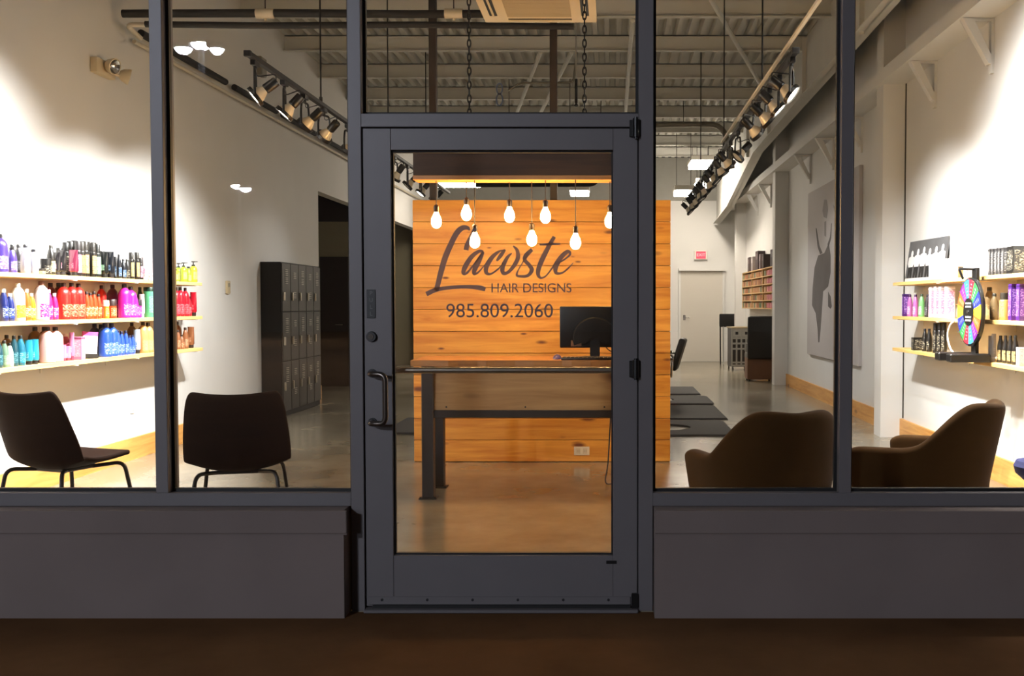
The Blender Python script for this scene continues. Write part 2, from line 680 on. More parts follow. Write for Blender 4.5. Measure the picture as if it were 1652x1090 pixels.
member('trim_50', XJL[0], XJL[1], 0.0, ZH0)
member('trim_51', XJR[0], XJR[1], 0.0, ZH0)
member('trim_52', XML[0], XML[1], ZS1, ZH0)
member('trim_53', XMR[0], XMR[1], ZS1, ZH0)
member('trim_54', XL - 0.1, XJL[0], ZS0, ZS1)
member('trim_55', XJR[1], XR + 0.1, ZS0, ZS1)
member('trim_56', XJL[1], XJR[0], ZT0, ZT1)
member('trim_57', XL - 0.1, XR + 0.1, ZH0, ZH1)
bm = BM(); box(bm, XL - 0.35, XR + 0.35, 0.0, FD, ZH1, ZC + 0.2); struct('wall_front', bm, m_stucco)
bm = BM(); box(bm, XL - 0.35, XL, 0.0, FD, ZS1, ZH1); struct('wall_front_left', bm, m_stucco)
bm = BM(); box(bm, XR, XR + 0.35, 0.0, FD, ZS1, ZH1); struct('wall_front_right', bm, m_stucco)
# knee walls
for nm, x0, x1, xb0, xb1 in (('wall_knee_left', -6.0, -1.15, -6.0, -1.135), ('wall_knee_right', 0.19, 5.0, 0.19, 5.0)):
    bm = BM()
    box(bm, x0, x1, -0.09, FD, -0.01, ZS0)
    rbox(bm, xb0, xb1, -0.10, -0.085, 0.366, ZS0, 0.003, 1)
    box(bm, xb0, xb1, -0.094, -0.084, 0.360, 0.366)
    struct(nm, bm, [m_stucco])
# floor threshold
bm = BM(); rbox(bm, XJL[1], XJR[0], -0.03, FD + 0.02, -0.003, 0.012, 0.004, 1); struct('sill_door', bm, m_alu)


def window(name, x0, x1, z0, z1):
    w = struct_root(name)
    bm = BM(); box(bm, x0 + 0.004, x1 - 0.004, GX - 0.003, GX + 0.003, z0 + 0.004, z1 - 0.004)
    obj('pane', bm, m_glass, w, False)
    bm = BM()
    g = 0.013
    for a in ((x0, x0 + g, z0, z1), (x1 - g, x1, z0, z1), (x0 + g, x1 - g, z0, z0 + g), (x0 + g, x1 - g, z1 - g, z1)):
        box(bm, a[0], a[1], GX - 0.012, GX + 0.012, a[2], a[3])
    obj('gasket', bm, m_gasket, w, False)
    return w


window('window_1', XL, XML[0], ZS1, ZH0)
window('window_2', XML[1], XJL[0], ZS1, ZH0)
w3 = window('window_3', XJL[1], XJR[0], ZT1, ZH0)
window('window_4', XJR[1], XMR[0], ZS1, ZH0)
window('window_5', XMR[1], XR, ZS1, ZH0)
# house number on the pane over the door
bm = BM()
for cy_, rx_, ry_ in ((143.5, 4.6, 8.6), (161.0, 5.0, 9.4)):
    ri, ro = [], []
    for k in range(28):
        a_ = 2 * math.pi * k / 28
        for lst, g_ in ((ri, -1.2), (ro, 1.2)):
            q_ = at_y(806 + (rx_ + g_) * math.cos(a_), cy_ + (ry_ + g_) * math.sin(a_), GX)
            lst.append(bm.verts.new((q_.x, GX - 0.0045, q_.z)))
    for k in range(28):
        bm.faces.new((ri[k], ri[(k + 1) % 28], ro[(k + 1) % 28], ro[k]))
hn = obj('house_number', bm, M('gray_number', (84, 80, 76), 0.5), w3, False)
hn['label'] = 'dark house number 8 on the glass'

# door stop lining the jambs and head behind the leaf
bm = BM()
box(bm, XJL[1] - 0.001, XJL[1] + 0.018, 0.072, 0.09, 0.0, ZT0)
box(bm, XJR[0] - 0.018, XJR[0] + 0.001, 0.072, 0.09, 0.0, ZT0)
box(bm, XJL[1] + 0.018, XJR[0] - 0.018, 0.072, 0.09, ZT0 - 0.018, ZT0 + 0.001)
struct('trim_58', bm, m_gasket)
# ------------------------------------------------------------------ door
XD0, XD1, ZD0, ZD1 = -1.079, 0.118, 0.018, 2.116
GXD = (-0.958, 0.011)
GZD = (0.243, 2.022)
door = struct_root('door_1')
bm = BM()
rbox(bm, XD0, GXD[0], 0.012, 0.068, ZD0, ZD1, 0.002, 1)
obj('stile', bm, m_alu, door, False)
bm = BM(); rbox(bm, GXD[1], XD1, 0.012, 0.068, ZD0, ZD1, 0.002, 1); obj('stile', bm, m_alu, door, False)
bm = BM(); rbox(bm, GXD[0], GXD[1], 0.013, 0.067, GZD[1], ZD1, 0.002, 1); obj('top_rail', bm, m_alu, door, False)
bm = BM(); rbox(bm, GXD[0], GXD[1], 0.013, 0.067, ZD0, GZD[0], 0.002, 1); obj('bottom_rail', bm, m_alu, door, False)
bm = BM(); box(bm, GXD[0], GXD[1], 0.038, 0.044, GZD[0], GZD[1]); pane = obj('pane', bm, m_glass, door, False)
bm = BM()
g = 0.008
for a in ((GXD[0], GXD[0] + g, GZD[0], GZD[1]), (GXD[1] - g, GXD[1], GZD[0], GZD[1]), (GXD[0] + g, GXD[1] - g, GZD[0], GZD[0] + g), (GXD[0] + g, GXD[1] - g, GZD[1] - g, GZD[1])):
    box(bm, a[0], a[1], 0.03, 0.052, a[2], a[3])
obj('gasket', bm, m_gasket, door, False)
# sweep strip with screws
bm = BM()
rbox(bm, XD0 + 0.01, XD1 - 0.03, 0.006, 0.012, 0.026, 0.062, 0.002, 1)
obj('sweep', bm, m_alu, door, False)
bm = BM(); box(bm, XD0 + 0.03, XD1 - 0.03, 0.0, 0.012, 0.013, 0.026); obj('brush', bm, m_gasket, door, False)
for k in range(6):
    bm = BM(); x = XD0 + 0.07 + k * 0.2; cyl(bm, (x, 0.006, 0.048), (x, 0.003, 0.048), 0.006, seg=10); obj('screw', bm, m_gasket, door)
# hinges on the jamb side, and the pivot at the foot
for z in (at_y(1023, 207, 0).z, at_y(1023, 595, 0).z):
    bm = BM()
    cyl(bm, (XD1 - 0.008, -0.012, z - 0.040), (XD1 - 0.008, -0.012, z + 0.040), 0.015, seg=14)
    rbox(bm, XD1 - 0.036, XD1 + 0.014, -0.004, 0.012, z - 0.036, z + 0.036, 0.002, 1)
    h = obj('hinge', bm, m_black, door)
    bm = BM(); cyl(bm, (XD1 - 0.008, -0.012, z - 0.047), (XD1 - 0.008, -0.012, z + 0.047), 0.008, seg=10); obj('hinge_pin', bm, m_black, h)
bm = BM(); rbox(bm, XD1 - 0.026, XD1 + 0.006, -0.008, 0.012, 0.014, 0.078, 0.003, 1); obj('pivot', bm, m_black, door, False)
# offset pull handle outside
zt, zb = at_y(602, 602, 0).z, at_y(602, 681, 0).z
bm = BM()
tube(bm, bend([(-1.045, 0.014, zt), (-1.045, -0.05, zt), (-0.972, -0.062, zt), (-0.972, -0.062, zb), (-1.045, -0.05, zb), (-1.045, 0.014, zb)], 0.05, 7), 0.0125, 14)
ph = obj('pull_handle', bm, M('bronze_steel', (104, 96, 90), 0.3, metal=0.9), door)
ph['label'] = 'brushed metal pull handle'
for z in (zt, zb):
    bm = BM(); cyl(bm, (-1.045, 0.012, z), (-1.045, 0.004, z), 0.019, seg=16); obj('rosette', bm, m_black, ph)
# lock and sign
bm = BM(); c = at_y(598.5, 543, 0.0)
cyl(bm, (c.x, 0.012, c.z), (c.x, -0.004, c.z), 0.024, 0.021, seg=24)
lk = obj('lock_cylinder', bm, m_black, door)
bm = BM(); cyl(bm, (c.x, -0.004, c.z), (c.x, -0.007, c.z), 0.012, seg=18); box(bm, c.x - 0.0015, c.x + 0.0015, -0.0085, -0.006, c.z - 0.006, c.z + 0.006); obj('keyway', bm, M('dark_bronze', (70, 62, 55), 0.4, metal=0.6), lk)
a, b = at_y(591.5, 467, 0.01), at_y(606, 513, 0.01)
bm = BM(); rbox(bm, a.x, b.x, 0.008, 0.012, b.z, a.z, 0.001, 1); sg = obj('pull_sign', bm, m_black, door, False)
mt = M('sign_gray', (120, 118, 116), 0.6)
for i, ch in enumerate('PULL'):
    text_mesh('sign_letter', ch, 0.026, mt, sg, ((a.x + b.x) / 2, 0.0075, a.z - 0.017 - i * 0.0295), (math.pi / 2, 0, 0), 0.0004)
# push bar inside
zp = at_y(800, 597, 0.12).z
bm = BM(); cyl(bm, (GXD[0] - 0.05, 0.115, zp), (GXD[1] + 0.05, 0.115, zp), 0.014, seg=16)
for x in (GXD[0] - 0.04, GXD[1] + 0.04):
    cyl(bm, (x, 0.068, zp), (x, 0.115, zp), 0.012, seg=12)
obj('push_bar', bm, M('brushed_bar', (150, 142, 132), 0.32, metal=0.9), door)
# small maker's plate on the bottom rail
a, b = at_y(978, 904, 0.012), at_y(995, 909, 0.012)
bm = BM(); box(bm, a.x, b.x, 0.010, 0.014, b.z, a.z); obj('rail_plate', bm, m_black, door, False)

# ------------------------------------------------------------------ vinyl lettering on the door pane
YV = 0.036


def V(qx, qy):
    """point of the lettering, read off the photo at the plane of the pane"""
    p = at_y(680 + qx / 5.45, 340 + qy / 5.45, YV)
    return (p.x, p.z)


def catmull(P, n=10):
    out = []
    P = [P[0]] + list(P) + [P[-1]]
    for i in range(1, len(P) - 2):
        for k in range(n):
            t = k / n
            out.append(tuple(0.5 * ((2 * P[i][j]) + (-P[i - 1][j] + P[i + 1][j]) * t + (2 * P[i - 1][j] - 5 * P[i][j] + 4 * P[i + 1][j] - P[i + 2][j]) * t * t + (-P[i - 1][j] + 3 * P[i][j] - 3 * P[i + 1][j] + P[i + 2][j]) * t ** 3) for j in range(len(P[0]))))
    out.append(tuple(P[-2]))
    return out


def stroke(bm, pts, lift=0.0):
    """a brush stroke: points of (x, y, width) in lettering units"""
    q = catmull(pts)
    L, R = [], []
    for i, (x, y, w) in enumerate(q):
        a, b = q[max(i - 1, 0)], q[min(i + 1, len(q) - 1)]
        dx, dy = b[0] - a[0], b[1] - a[1]
        l = math.hypot(dx, dy) or 1
        nx, ny = -dy / l * w / 2, dx / l * w / 2
        L.append(V(x + nx, y + ny)); R.append(V(x - nx, y - ny))
    y0 = YV - lift
    vl = [bm.verts.new((p[0], y0, p[1])) for p in L]
    vr = [bm.verts.new((p[0], y0, p[1])) for p in R]
    for i in range(len(q) - 1):
        bm.faces.new((vl[i], vl[i + 1], vr[i + 1], vr[i]))


letters = [
    [[(392, 345, 44), (402, 300, 42), (430, 235, 34), (462, 180, 40), (476, 150, 20)],
     [(424, 172, 16), (405, 150, 34), (360, 150, 46), (310, 195, 50), (255, 300, 50), (205, 420, 52), (165, 560, 48), (140, 660, 44), (120, 700, 40)],
     [(42, 732, 42), (110, 700, 40), (200, 680, 34), (330, 668, 32), (440, 668, 36), (520, 678, 44), (562, 690, 36)]],
    [[(545, 362, 26), (505, 356, 30), (440, 405, 40), (385, 490, 44), (368, 545, 34), (400, 545, 22), (455, 480, 16), (525, 380, 14)],
     [(545, 360, 22), (510, 430, 42), (468, 515, 42), (462, 552, 26), (500, 540, 16), (560, 470, 8)]],
    [[(660, 440, 18), (695, 395, 34), (735, 340, 22)],
     [(735, 345, 8), (680, 358, 20), (620, 410, 38), (572, 490, 42), (572, 545, 32), (615, 552, 18), (680, 505, 14), (725, 450, 8)]],
    [[(795, 372, 10), (755, 410, 30), (715, 490, 40), (718, 545, 34), (760, 540, 28), (815, 480, 36), (848, 410, 38), (840, 345, 30), (805, 308, 12)]],
    [[(972, 340, 34), (920, 392, 42), (908, 430, 34), (945, 475, 34), (970, 520, 38), (935, 568, 28), (870, 575, 24), (838, 562, 20), (862, 500, 10), (940, 370, 8)]],
    [[(1168, 226, 32), (1115, 320, 40), (1060, 430, 44), (1025, 530, 40), (1040, 585, 24), (1090, 575, 14), (1150, 500, 14), (1180, 440, 6)],
     [(1038, 296, 16), (1110, 293, 20), (1220, 290, 16)]],
    [[(1180, 470, 6), (1250, 432, 14), (1305, 385, 20), (1285, 358, 34), (1225, 410, 42), (1182, 490, 44), (1185, 545, 30), (1235, 545, 18), (1290, 505, 14), (1335, 455, 6)]],
]
bm = BM()
k = 0
for L_ in letters:
    for st in L_:
        stroke(bm, st, 0.0)
script = obj('script_lettering', bm, m_vinyl, door, False)
script['label'] = 'gray brush script lettering on the door glass'
p = at_y(857, 465, YV)
hd = text_mesh('small_lettering', 'HAIR DESIGNS', 0.058, m_vinyl, door, (p.x, YV, p.z), (math.pi / 2, 0, 0), 0.0003)
p = at_y(806, 502, YV)
pn = text_mesh('phone_number', '985.809.2060', 0.087, m_vinyl, door, (p.x, YV, p.z), (math.pi / 2, 0, 0), 0.0003)
hd['label'] = 'gray capitals on the door glass'
pn['label'] = 'gray phone number on the door glass'


def fit_width(o, px0, px1, y):
    w = abs(at_y(px1, 490, y).x - at_y(px0, 490, y).x)
    xs = [v.co.x for v in o.data.vertices]
    o.scale[0] = w / (max(xs) - min(xs))


fit_width(hd, 793, 922, YV)
fit_width(pn, 720, 892, YV)

# ------------------------------------------------------------------ back door with its exit sign
d2 = struct_root('door_2')
a, b = at_y(1098, 437, YB), at_y(1165, 584, YB)
bm = BM(); box(bm, a.x, b.x, YB - 0.045, YB - 0.004, 0.005, a.z)
obj('door_leaf', bm, M('door_paint', (206, 200, 190), 0.55), d2, False)
bm = BM()
box(bm, a.x - 0.05, a.x, YB - 0.06, YB - 0.001, 0, a.z + 0.05); box(bm, b.x, b.x + 0.05, YB - 0.06, YB - 0.001, 0, a.z + 0.05)
box(bm, a.x - 0.05, b.x + 0.05, YB - 0.13, YB - 0.001, a.z + 0.0, a.z + 0.06)
obj('door_frame', bm, m_wall, d2, False)
p = at_y(1104, 512, YB - 0.05)
bm = BM(); tube(bm, bend([(p.x, YB - 0.045, p.z), (p.x, YB - 0.1, p.z), (p.x + 0.13, YB - 0.1, p.z)], 0.02), 0.012); box(bm, p.x - 0.03, p.x + 0.03, YB - 0.052, YB - 0.045, p.z - 0.06, p.z + 0.06)
obj('door_handle', bm, m_chrome, d2)
a, b = at_y(1120, 404, YB - 0.06), at_y(1141.5, 418.5, YB - 0.06)
t = thing('exit_sign', 'red and white lit exit sign on the white wall above the back door', 'sign', ((a.x + b.x) / 2, YB, (a.z + b.z) / 2))
w_, h_ = abs(b.x - a.x) / 2, abs(a.z - b.z) / 2
bm = BM(); rbox(bm, -w_, w_, -0.07, -0.001, -h_, h_, 0.006, 1); obj('housing', bm, m_whiteplastic, t, False)
bm = BM(); box(bm, -w_ * 0.72, w_ * 0.72, -0.076, -0.069, -h_ * 0.8, h_ * 0.8); f_ = obj('lit_face', bm, M('exit_red', (225, 60, 80), 0.4, emit=0.7, ecol=(250, 90, 110)), t, False)
text_mesh('sign_text', 'EXIT', 0.10, M('exit_letters', (255, 190, 195), 0.4, emit=0.5), f_, (0, -0.0775, 0), (math.pi / 2, 0, 0), 0.0004)
# ================================================================== FREESTANDING PLANK WALL
YW = at_z(874, 745, 0).y
xa, xb, zw = at_y(667, 560, YW).x, at_y(1081.5, 560, YW).x, at_y(874, 321, YW).z
wl = struct_root('wall_center')
bm = BM()
z = 0.004
while z < zw - 0.01:
    z2 = min(z + 0.1865, zw)
    rbox(bm, xa, xb, YW, YW + 0.02, z, z2 - 0.0035, 0.003, 1)
    z = z2
obj('boards', bm, m_pine, wl)
bm = BM(); box(bm, xa + 0.01, xb - 0.01, YW + 0.02, YW + 0.11, 0.0, zw - 0.01); obj('back_frame', bm, m_dim, wl, False)
for px in (700, 893.5):
    x = at_y(px, 300, YW + 0.15).x
    bm = BM(); rbox(bm, x - 0.032, x + 0.032, YW + 0.112, YW + 0.176, 0.0, ZC - 0.02, 0.004, 1); obj('post', bm, m_steel, wl)
a, b = at_y(926, 720, YW), at_y(951, 734, YW)
t = thing('wall_outlet', 'white double outlet plate low on the pine plank wall behind the desk', 'outlet', ((a.x + b.x) / 2, YW, (a.z + b.z) / 2))
w_, h_ = (b.x - a.x) / 2, (a.z - b.z) / 2
bm = BM(); rbox(bm, -w_, w_, -0.006, 0.001, -h_, h_, 0.003, 2); pl = obj('plate', bm, m_whiteplastic, t)
for s in (-1, 1):
    bm = BM(); rbox(bm, s * w_ * 0.45 - 0.018, s * w_ * 0.45 + 0.018, -0.008, -0.005, -0.024, 0.024, 0.003, 1)
    so = obj('receptacle', bm, M('outlet_ivory', (214, 206, 190), 0.4), t)
    bm = BM()
    for dx in (-0.006, 0.006):
        box(bm, s * w_ * 0.45 + dx - 0.001, s * w_ * 0.45 + dx + 0.001, -0.0085, -0.0075, -0.006, 0.006)
    obj('slot', bm, m_black, so, False)

# ================================================================== RECEPTION DESK
YD = at_z(689, 803, 0).y - 0.04
zt = at_y(700, 580.5, YD).z
xl, xr = at_y(664, 585, YD).x, 0.19
t = thing('reception_desk', 'tall reception counter with a pine slab top and dark steel legs', 'desk', ((xl + xr) / 2, YD + 0.25, 0))
hw = (xr - xl) / 2
bm = BM()
# slab with a slightly wavy live edge
n = 24
pts = [(-hw + 2 * hw * i / n, -0.29 + 0.006 * math.sin(i * 1.3) + 0.004 * math.sin(i * 2.9)) for i in range(n + 1)]
prism(bm, pts + [(hw, 0.28), (-hw, 0.28)], 'Z', zt - 0.042, zt)
obj('desktop', bm, m_top, t, False)
lx = at_y(689.5, 700, YD).x - (xl + xr) / 2
LEGX = (lx, 0.085 - (xl + xr) / 2)
for ly in (-0.21, 0.21):
    for x in LEGX:
        bm = BM(); rbox(bm, x - 0.041, x + 0.041, ly - 0.041, ly + 0.041, 0.008, zt - 0.043, 0.004, 1)
        lg = obj('leg', bm, m_steel, t)
        bm = BM(); rbox(bm, x - 0.062, x + 0.062, ly - 0.055, ly + 0.055, 0.0, 0.008, 0.002, 1)
        for sx in (-1, 1):
            cyl(bm, (x + sx * 0.05, ly - 0.042, 0.008), (x + sx * 0.05, ly - 0.042, 0.016), 0.008, seg=8)
        obj('foot_plate', bm, m_steel, lg, False)
zr0, zr1 = at_y(800, 673, YD + 0.05).z, at_y(800, 661, YD + 0.05).z
bm = BM(); rbox(bm, LEGX[0] + 0.042, LEGX[1] - 0.042, -0.23, -0.17, zr0, zr1, 0.003, 1); obj('rail', bm, m_steel, t)
bm = BM(); box(bm, LEGX[0] + 0.042, LEGX[1] - 0.042, 0.19, 0.23, zt - 0.12, zt - 0.044); obj('rail', bm, m_steel, t)
bm = BM(); box(bm, LEGX[0] + 0.042, LEGX[1] - 0.042, -0.215, -0.195, zr1, zt - 0.043); fp = obj('front_panel', bm, m_pine_front, t, False)
fp['label'] = 'pale pine modesty panel between the legs'
for dx in (-0.55, 0.0, 0.55):
    bm = BM(); cyl(bm, (dx, -0.215, zr1 + 0.022), (dx, -0.218, zr1 + 0.022), 0.006, seg=8); obj('screw', bm, m_black, fp)
DESKC = Vector(((xl + xr) / 2, YD + 0.25, zt))

# things on the desk
YM = YD + 0.20
a, b = at_y(903, 494, YM), at_y(1003, 560, YM)
mx_, mw, mz0, mz1 = a.x, 0.50, b.z, a.z
t = thing('computer_monitor', 'black flat monitor seen from behind on the reception counter', 'monitor', (mx_ + mw / 2, YM, zt))
bm = BM(); rbox(bm, -mw / 2, mw / 2, -0.015, 0.02, mz0 - zt, mz1 - zt, 0.010, 3)
obj('housing', bm, M('gloss_black', (14, 13, 12), 0.3), t)
bm = BM()
zc_ = (mz0 + mz1) / 2 - zt - 0.08
lathe(bm, [(0.158, 0.0), (0.155, 0.007), (0.148, 0.010), (0.10, 0.011), (0.0005, 0.011)], (0, 0, 0), 36, True, False)
for v in bm.verts:
    v.co = Vector((v.co.x, -0.015 - v.co.z, zc_ + v.co.y * 0.95))
bmesh.ops.delete(bm, geom=[v for v in bm.verts if v.co.z < mz0 - zt + 0.005], context='VERTS')
obj('back_bulge', bm, M('gloss_black', (14, 13, 12), 0.3), t, False)
bm = BM(); box(bm, -mw / 2 + 0.08, -mw / 2 + 0.155, -0.0165, -0.0148, mz0 - zt + 0.008, mz0 - zt + 0.05); obj('sticker', bm, print_label('sticker_tan', (120, 92, 70), (70, 52, 40)), t, False)
bm = BM(); box(bm, -mw / 2 + 0.004, -mw / 2 + 0.26, 0.0, 0.021, mz0 - zt - 0.004, mz0 - zt + 0.001); box(bm, -0.035, 0.035, -0.02, 0.01, 0.012, mz0 - zt + 0.06)
obj('neck', bm, m_black, t, False)
bm = BM(); lathe(bm, [(0.13, 0.0), (0.13, 0.008), (0.115, 0.014), (0.04, 0.018)], (0, -0.01, 0.0005), 32, sy=0.58); obj('base', bm, m_black, t)
t = thing('keyboard', 'low black keyboard on the counter under the monitor', 'keyboard', (mx_ + 0.22, YD + 0.035, zt))
bm = BM(); rbox(bm, -0.20, 0.22, -0.06, 0.055, 0.0005, 0.016, 0.004, 2); obj('case', bm, m_black, t)
bm = BM()
for i in range(14):
    for j in range(5):
        rbox(bm, -0.19 + i * 0.0285, -0.166 + i * 0.0285, -0.054 + j * 0.0205, -0.036 + j * 0.0205, 0.016, 0.021, 0.002, 1)
obj('keys', bm, M('key_gray', (46, 44, 44), 0.5), t)
p = at_y(899, 571, YD + 0.12)
t = thing('computer_mouse', 'small purple computer mouse on the counter beside the monitor', 'mouse', (p.x, YD + 0.12, zt))
bm = BM()
bmesh.ops.create_uvsphere(bm, u_segments=20, v_segments=12, radius=1.0)
for v in bm.verts:
    v.co = Vector((v.co.x * 0.032, v.co.y * 0.052, max(0.0005, v.co.z * 0.034)))
obj('shell', bm, M('purple_plastic', (84, 70, 120), 0.3), t)
bm = BM(); cyl(bm, (-0.003, -0.03, 0.0275), (0.003, -0.03, 0.0275), 0.007, seg=12); obj('scroll_wheel', bm, m_black, t)
bm = BM()
tube(bm, bend([(mx_ + 0.30, YM + 0.03, mz0 + 0.1), (mx_ + 0.33, YM + 0.05, zt + 0.06), (mx_ + 0.42, YM + 0.06, zt + 0.03), (mx_ + 0.47, YM + 0.08, zt + 0.005)], 0.05), 0.004, 8)
tag(obj('monitor_cable', bm, m_black), 'thin black cable hanging down behind the monitor', 'cable')
q = at_y(985, 760, YD + 0.46)
bm = BM()
tube(bm, bend([(0.02, YD + 0.49, 0.90), (-0.01, YD + 0.50, 0.32), (-0.02, YD + 0.52, 0.14), (-0.05, YD + 0.50, 0.008), (0.09, YD + 0.62, 0.008)], 0.08, 8), 0.005, 8)
tag(obj('power_cord', bm, M('gray_cord', (70, 66, 60), 0.5)), 'dark cord running down behind the counter to the floor', 'cord')

# ================================================================== TIMBER BEAM AND PENDANT BULBS
YBM = YD + 0.08
z0, z1 = at_y(800, 290, YBM - 0.08).z, 2.47
bl, br = at_y(666, 270, YBM - 0.08).x, 0.23
t = thing('hanging_timber', 'dark wooden timber hung on two chains above the reception counter', 'light fixture', ((bl + br) / 2, YBM, z0))
hw = (br - bl) / 2
bm = BM(); rbox(bm, -hw, hw, -0.08, 0.08, 0.032, z1 - z0, 0.008, 2); obj('timber', bm, m_beamwood, t)
bm = BM(); rbox(bm, -hw, hw, -0.085, 0.085, 0.0, 0.031, 0.002, 1); pk = obj('plank', bm, m_plank, t); pk['label'] = 'lighter plank under the timber'


def link(bm, c, axis, ln=0.030, w=0.016, r=0.0048):
    pts = []
    for k in range(12):
        a = 2 * math.pi * k / 12
        u, v = math.cos(a) * w / 1.0 * 0.5 * 1.5, math.sin(a) * ln
        pts.append((c[0] + (u if axis == 0 else 0), c[1] + (u if axis == 1 else 0), c[2] + v))
    tube(bm, pts, r, 6, closed=True)


for px in (757, 943):
    x = at_y(px, 120, YBM).x - (bl + br) / 2
    bm = BM()
    zz, k = z1 - z0 + 0.02, 0
    while zz < ZC - 0.21 - z0:
        link(bm, (x, 0, zz), k % 2)
        zz += 0.0475
        k += 1
    ch = obj('chain', bm, m_blackmetal, t)
    bm = BM(); cyl(bm, (x, 0, z1 - z0 - 0.004), (x, 0, z1 - z0 + 0.008), 0.02, seg=12); obj('chain_plate', bm, m_blackmetal, ch)

m_bulb = M('lit_bulb', (255, 190, 110), 0.2, emit=E_BULB, ecol=(255, 202, 128))
m_cord = M('dark_cord', (30, 24, 20), 0.6)
m_brass = M('dark_socket', (46, 36, 28), 0.4, metal=0.5)
BULBS = [(704, 356, -0.03), (752.5, 344, 0.05), (766, 388, -0.05), (822, 347, 0.06), (858, 385, 0.04), (880, 348, -0.06), (928.5, 390, -0.08), (984, 356, 0.02)]
order = sorted(range(8), key=lambda i: BULBS[i][0])
bulb0 = None
for rank, i in enumerate(order):
    px, py, dy = BULBS[i]
    p = at_y(px, py, YBM + dy)
    lab = 'glowing pendant bulb over the counter, %s of the eight from the left' % ORD[rank]
    if rank == 7:
        lab = 'glowing pendant bulb over the counter partly behind the door stile on the right'
    if rank == 0:
        lab = 'glowing pendant bulb over the counter, leftmost of the eight'
    t = thing('pendant_bulb', lab, 'pendant light', (p.x, p.y, p.z), 0, 'pendant bulbs over the counter')
    bm = BM()
    lathe(bm, [(0.0005, -0.052), (0.016, -0.048), (0.029, -0.036), (0.036, -0.015), (0.036, 0.0), (0.031, 0.020), (0.021, 0.040), (0.0145, 0.056), (0.0135, 0.062)], (0, 0, 0), 20)
    obj('bulb', bm, m_bulb, t)
    bm = BM(); lathe(bm, [(0.0165, 0.058), (0.0185, 0.062), (0.0185, 0.100), (0.012, 0.108), (0.006, 0.112)], (0, 0, 0), 16); obj('socket', bm, m_brass, t)
    bm = BM()
    top = z0 - p.z
    cyl(bm, (0, 0, 0.11), (0, 0, top), 0.0032, seg=8)
    obj('cord', bm, m_cord, t)

# ================================================================== CEILING CASSETTE
YA = 3.67
a, b = at_y(783, 37, YA), at_y(963, 37, YA)
zc = a.z
hw = (b.x - a.x) / 2
t = thing('air_conditioner', 'cream ceiling air conditioner with slotted vents above the door', 'air conditioner', ((a.x + b.x) / 2, YA - hw, zc))
m_cream = M('cream_plastic', (222, 206, 172), 0.5)
bm = BM(); rbox(bm, -hw, hw, -hw, hw, 0.0, 0.035, 0.012, 2); obj('panel', bm, m_cream, t)
bm = BM(); box(bm, -hw + 0.06, hw - 0.06, -hw + 0.06, hw - 0.06, 0.035, 0.30); obj('body', bm, m_gray_paint, t, False)
bm = BM()
gw = hw * 0.56
for k in range(15):
    y = -gw + k * 2 * gw / 14
    box(bm, -gw, gw, y - 0.016, y + 0.016, -0.006, 0.001)
obj('grille', bm, M('cream_grille', (176, 158, 124), 0.5), t, False)
for ax in (0, 1):
    for s in (-1, 1):
        bm = BM()
        c = s * hw * 0.80
        if ax:
            box(bm, -gw, gw, c - 0.03, c + 0.03, -0.002, 0.001)
        else:
            box(bm, c - 0.03, c + 0.03, -gw, gw, -0.002, 0.001)
        lv = obj('vent_slot', bm, m_black, t, False)
        bm = BM()
        if ax:
            box(bm, -gw, gw, c - 0.008, c + 0.008, -0.008, -0.002)
        else:
            box(bm, c - 0.008, c + 0.008, -gw, gw, -0.008, -0.002)
        obj('louver', bm, m_cream, lv, False)
for sx in (-1, 1):
    for sy in (-1, 1):
        bm = BM(); cyl(bm, (sx * hw * 0.8, sy * hw * 0.8, 0.3), (sx * hw * 0.8, sy * hw * 0.8, ZC - zc), 0.006, seg=8); obj('hanger', bm, m_steel, t)

# ================================================================== PIPES
YP = 4.05
m_foam = M('black_foam', (26, 22, 18), 0.85, noise=0.15)
m_pvc = M('white_pvc', (206, 196, 176), 0.45)
z1p, z2p = at_y(330, 22, YP).z, at_y(330, 39, YP).z
xe = at_y(920, 41, YP).x
xs = XL + 0.10
t = thing('insulated_pipe', 'upper black insulated pipe running across under the roof', 'pipe', (xs, YP, z1p))
bm = BM(); tube(bm, [(0, 0, 0), (1.3, 0, 0.004), (2.4, 0, -0.004), (xe - 0.25 - xs, 0, 0.0)], 0.034, 12); obj('sleeve', bm, m_foam, t)
for px in (428, 732):
    x = at_y(px, 20, YP).x - xs
    bm = BM(); tube(bm, [(x - 0.075, 0, 0), (x + 0.075, 0, 0)], 0.042, 12); cl = obj('coupling', bm, m_pvc, t)
    bm = BM(); tube(bm, [(x, 0, -0.03), (x, 0, -0.060)], 0.012, 8); obj('clip', bm, m_pvc, cl)
    bm = BM(); cyl(bm, (x, 0, 0.03), (x, 0, ZC - z1p), 0.005, seg=8); obj('hanger_rod', bm, m_steel, t)
t = thing('insulated_pipe', 'lower black insulated pipe running across under the roof', 'pipe', (xs + 0.03, YP, z2p))
bm = BM(); tube(bm, [(0.16, 0, 0.0), (1.2, 0, -0.012), (2.4, 0, -0.004), (xe - xs, 0, -0.02)], 0.027, 12); obj('sleeve', bm, m_foam, t)
bm = BM(); tube(bm, bend([(0.2, 0, -0.005), (0.0, 0, -0.005), (0.0, 0.25, -0.05)], 0.06), 0.02, 10); obj('elbow', bm, m_pvc, t)
